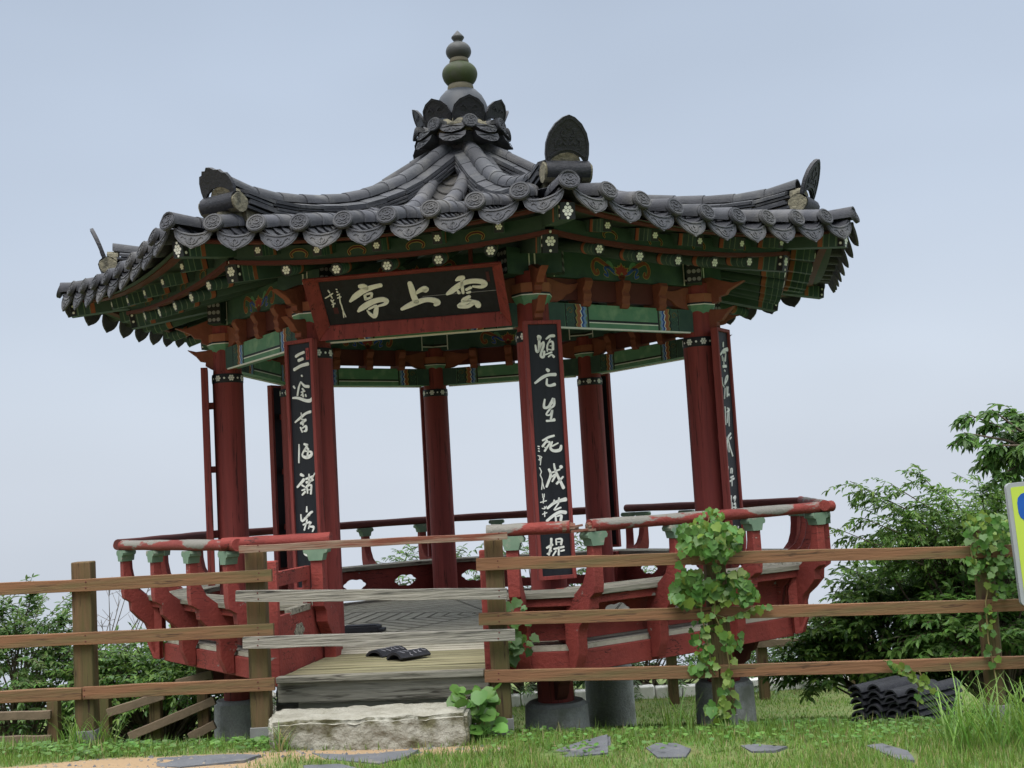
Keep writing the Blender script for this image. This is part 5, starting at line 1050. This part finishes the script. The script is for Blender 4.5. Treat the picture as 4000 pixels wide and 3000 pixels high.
# ------------------------------------------------------------------ grass
def on_slate(x, y):
    hit = np.zeros(len(x), bool)
    for poly in SLATES:
        ins = np.zeros(len(x), bool)
        for (xa, ya), (xb, yb) in zip(poly, poly[1:]+poly[:1]):
            c = ((ya > y) != (yb > y)) & (x < (xb-xa)*(y-ya)/(yb-ya+1e-12)+xa); ins ^= c
        hit |= ins
    return hit
def scatter(n, d0, d1, pad=.5):
    d = d0+(d1-d0)*rng.random(n); hw = .43*d+pad; x = CAM.x+(rng.random(n)*2-1)*hw; return x, CAM.y+d, d
def lawn(name, label, n, d0, d1, h0, h1, wid, mats, dens=None, kind='stuff', probs=None):
    x, y, d = scatter(n, d0, d1); keep = rng.random(n) > dirtf(x, y)*1.15
    keep &= ~on_slate(x, y); patch = .5+.5*np.sin(x*2.1+1.3*np.sin(y*1.7))*np.sin(y*2.9+.7*x); keep &= rng.random(n) < .55+.45*patch
    if dens is not None: keep &= rng.random(n) < dens(x, y, d)
    x, y, patch = x[keep], y[keep], patch[keep]; n = len(x); P = np.stack([x, y, gz(x, y)-.004], 1)
    th = rng.random(n)*2*PI; D = np.stack([np.cos(th)*.9, np.sin(th)*.9, np.ones(n)], 1)+rng.normal(0, .2, (n, 3)); Nn = np.stack([-np.cos(th), -np.sin(th), np.full(n, 1.2)], 1)
    L = rng.uniform(h0, h1, n)*(.7+.5*patch); mi = rng.choice(len(mats), n, p=probs)
    o = leafset(name, BLADE, P, D, Nn, L, wid*(.7+.6*rng.random(n)), mats, None, mi); return tag(o, label, 'grass', kind=kind)
GM = [M['grass'], M['dry'], M['tall']]
lawn('lawn_grass', 'short patchy green and straw coloured lawn grass in front of and under the pavilion', 130000, 6.3, 9.5, .025, .068, .006, GM, probs=[.55, .14, .31])
lawn('far_lawn_grass', 'lawn grass under and behind the pavilion', 100000, 9.5, 18.0, .025, .06, .011, GM, probs=[.58, .10, .32])
lawn('fence_line_grass', 'longer rough grass along the foot of the fence', 9000, 7.55, 8.5, .04, .13, .008, GM, dens=lambda x, y, d: np.where((x > -1.5) & (x < 1.4), .22, .75), probs=[.5, .1, .4])
gv = MB(); n_ = 0                    # loose gravel on the bare path
while n_ < 420:
    x_, d_ = random.uniform(-4.2, .3), random.uniform(6.8, 7.5)
    if float(dirtf(np.float64(x_), np.float64(CAM.y+d_))) < .5: continue
    s_ = random.choice((.006, .008, .010, .016)); z_ = float(gz(x_, CAM.y+d_)); n_ += 1
    gv.add([(x_+s_*random.uniform(.6, 1.3)*a, CAM.y+d_+s_*random.uniform(.6, 1.3)*b, z_+s_*c) for a, b, c in ((1, 0, 0), (0, 1, 0), (-1, 0, 0), (0, -1, 0), (.2, .1, .8))], [(0, 1, 4), (1, 2, 4), (2, 3, 4), (3, 0, 4)], random.choice((0, 0, 1)))
tag(gv.build('gravel', [mat('gravel_stone', (.26, .22, .17), (.16, .14, .115), 9, .9), M['slate']]), 'loose gravel scattered on the bare earth path', 'gravel', kind='stuff')
def weeds(name, label, n, d0, d1, xa, xb, sz):
    d = d0+(d1-d0)*rng.random(n); x = xa+(xb-xa)*rng.random(n); y = CAM.y+d; keep = (rng.random(n) < .35+.65*(np.sin(x*5+2*np.sin(y*4)) > -.1)) & (rng.random(n) > dirtf(x, y)); x, y = x[keep], y[keep]; n = len(x)
    P = np.stack([x, y, gz(x, y)+rng.uniform(.0, .06, n)], 1); th = rng.random(n)*2*PI; D = np.stack([np.cos(th), np.sin(th), np.full(n, .25)], 1); Nn = np.stack([rng.normal(0, .3, n), rng.normal(-.2, .3, n), np.ones(n)], 1)
    L = rng.uniform(.5, 1.2, n)*sz; return tag(leafset(name, ROUND, P, D, Nn, L, L*.8, [M['weed'], M['leafA'], M['vine']], None, rng.integers(0, 3, n)), label, 'weeds', kind='stuff')
weeds('low_weeds', 'low clover-like weeds along the foot of the left fence', 3000, 7.35, 8.3, -4.2, -1.25, .035)
weeds('low_weeds', 'low leafy weeds in the grass below the right fence', 2600, 7.0, 8.6, .0, 4.0, .032)
weeds('low_weeds', 'broader leafy weeds below the right-hand shrubs beside the stacked tiles', 1500, 8.2, 10.2, 2.0, 5.0, .06)
def clump(label, px0, px1, pyb, d0, d1, n, h0, h1, wid, mats, lean=.5):
    px = rng.uniform(px0, px1, n); d = rng.uniform(d0, d1, n); c = gp((px0+px1)/2, pyb, (d0+d1)/2); o = thing('grass_clump', label, 'grass', c, group='taller grass clumps'); P = []
    for a, dd in zip(px, d): q = at(a, 2900, dd); P.append((q.x, q.y, float(gz(q.x, q.y))-.01))
    th = rng.random(n)*2*PI; D = np.stack([np.cos(th)*lean, np.sin(th)*lean, np.ones(n)], 1); Nn = np.stack([-np.cos(th), -np.sin(th), np.full(n, .4)], 1)
    LONG = ([(0, -.5, 0), (0, .5, 0), (.3, -.5, .02), (.3, .5, .02), (.6, -.42, -.02), (.6, .42, -.02), (.85, -.25, -.12), (.85, .25, -.12), (1, 0, -.26)], [(0, 1, 3), (0, 3, 2), (2, 3, 5), (2, 5, 4), (4, 5, 7), (4, 7, 6), (6, 7, 8)])
    leafset('blades', LONG, P, D, Nn, rng.uniform(h0, h1, n), wid, mats, o, rng.integers(0, len(mats), n)); return o
clump('tall bright green grass clump in the bottom right corner', 3690, 4090, 2950, 6.75, 7.5, 250, .16, .50, .009, [M['tall'], M['tall'], M['grass']], .5)
clump('thin tall grass tuft left of the vine covered post', 2590, 2720, 2860, 7.7, 8.0, 34, .15, .36, .007, [M['tall'], M['grass']], .25)
clump('green grass tuft at the foot of the left fence post', 250, 460, 2880, 7.8, 8.2, 90, .12, .30, .009, [M['tall'], M['grass']], .4)
clump('grass tuft growing beside the small stone left of the step', 1075, 1130, 2930, 7.4, 7.55, 40, .10, .22, .008, [M['tall'], M['dry']], .4)
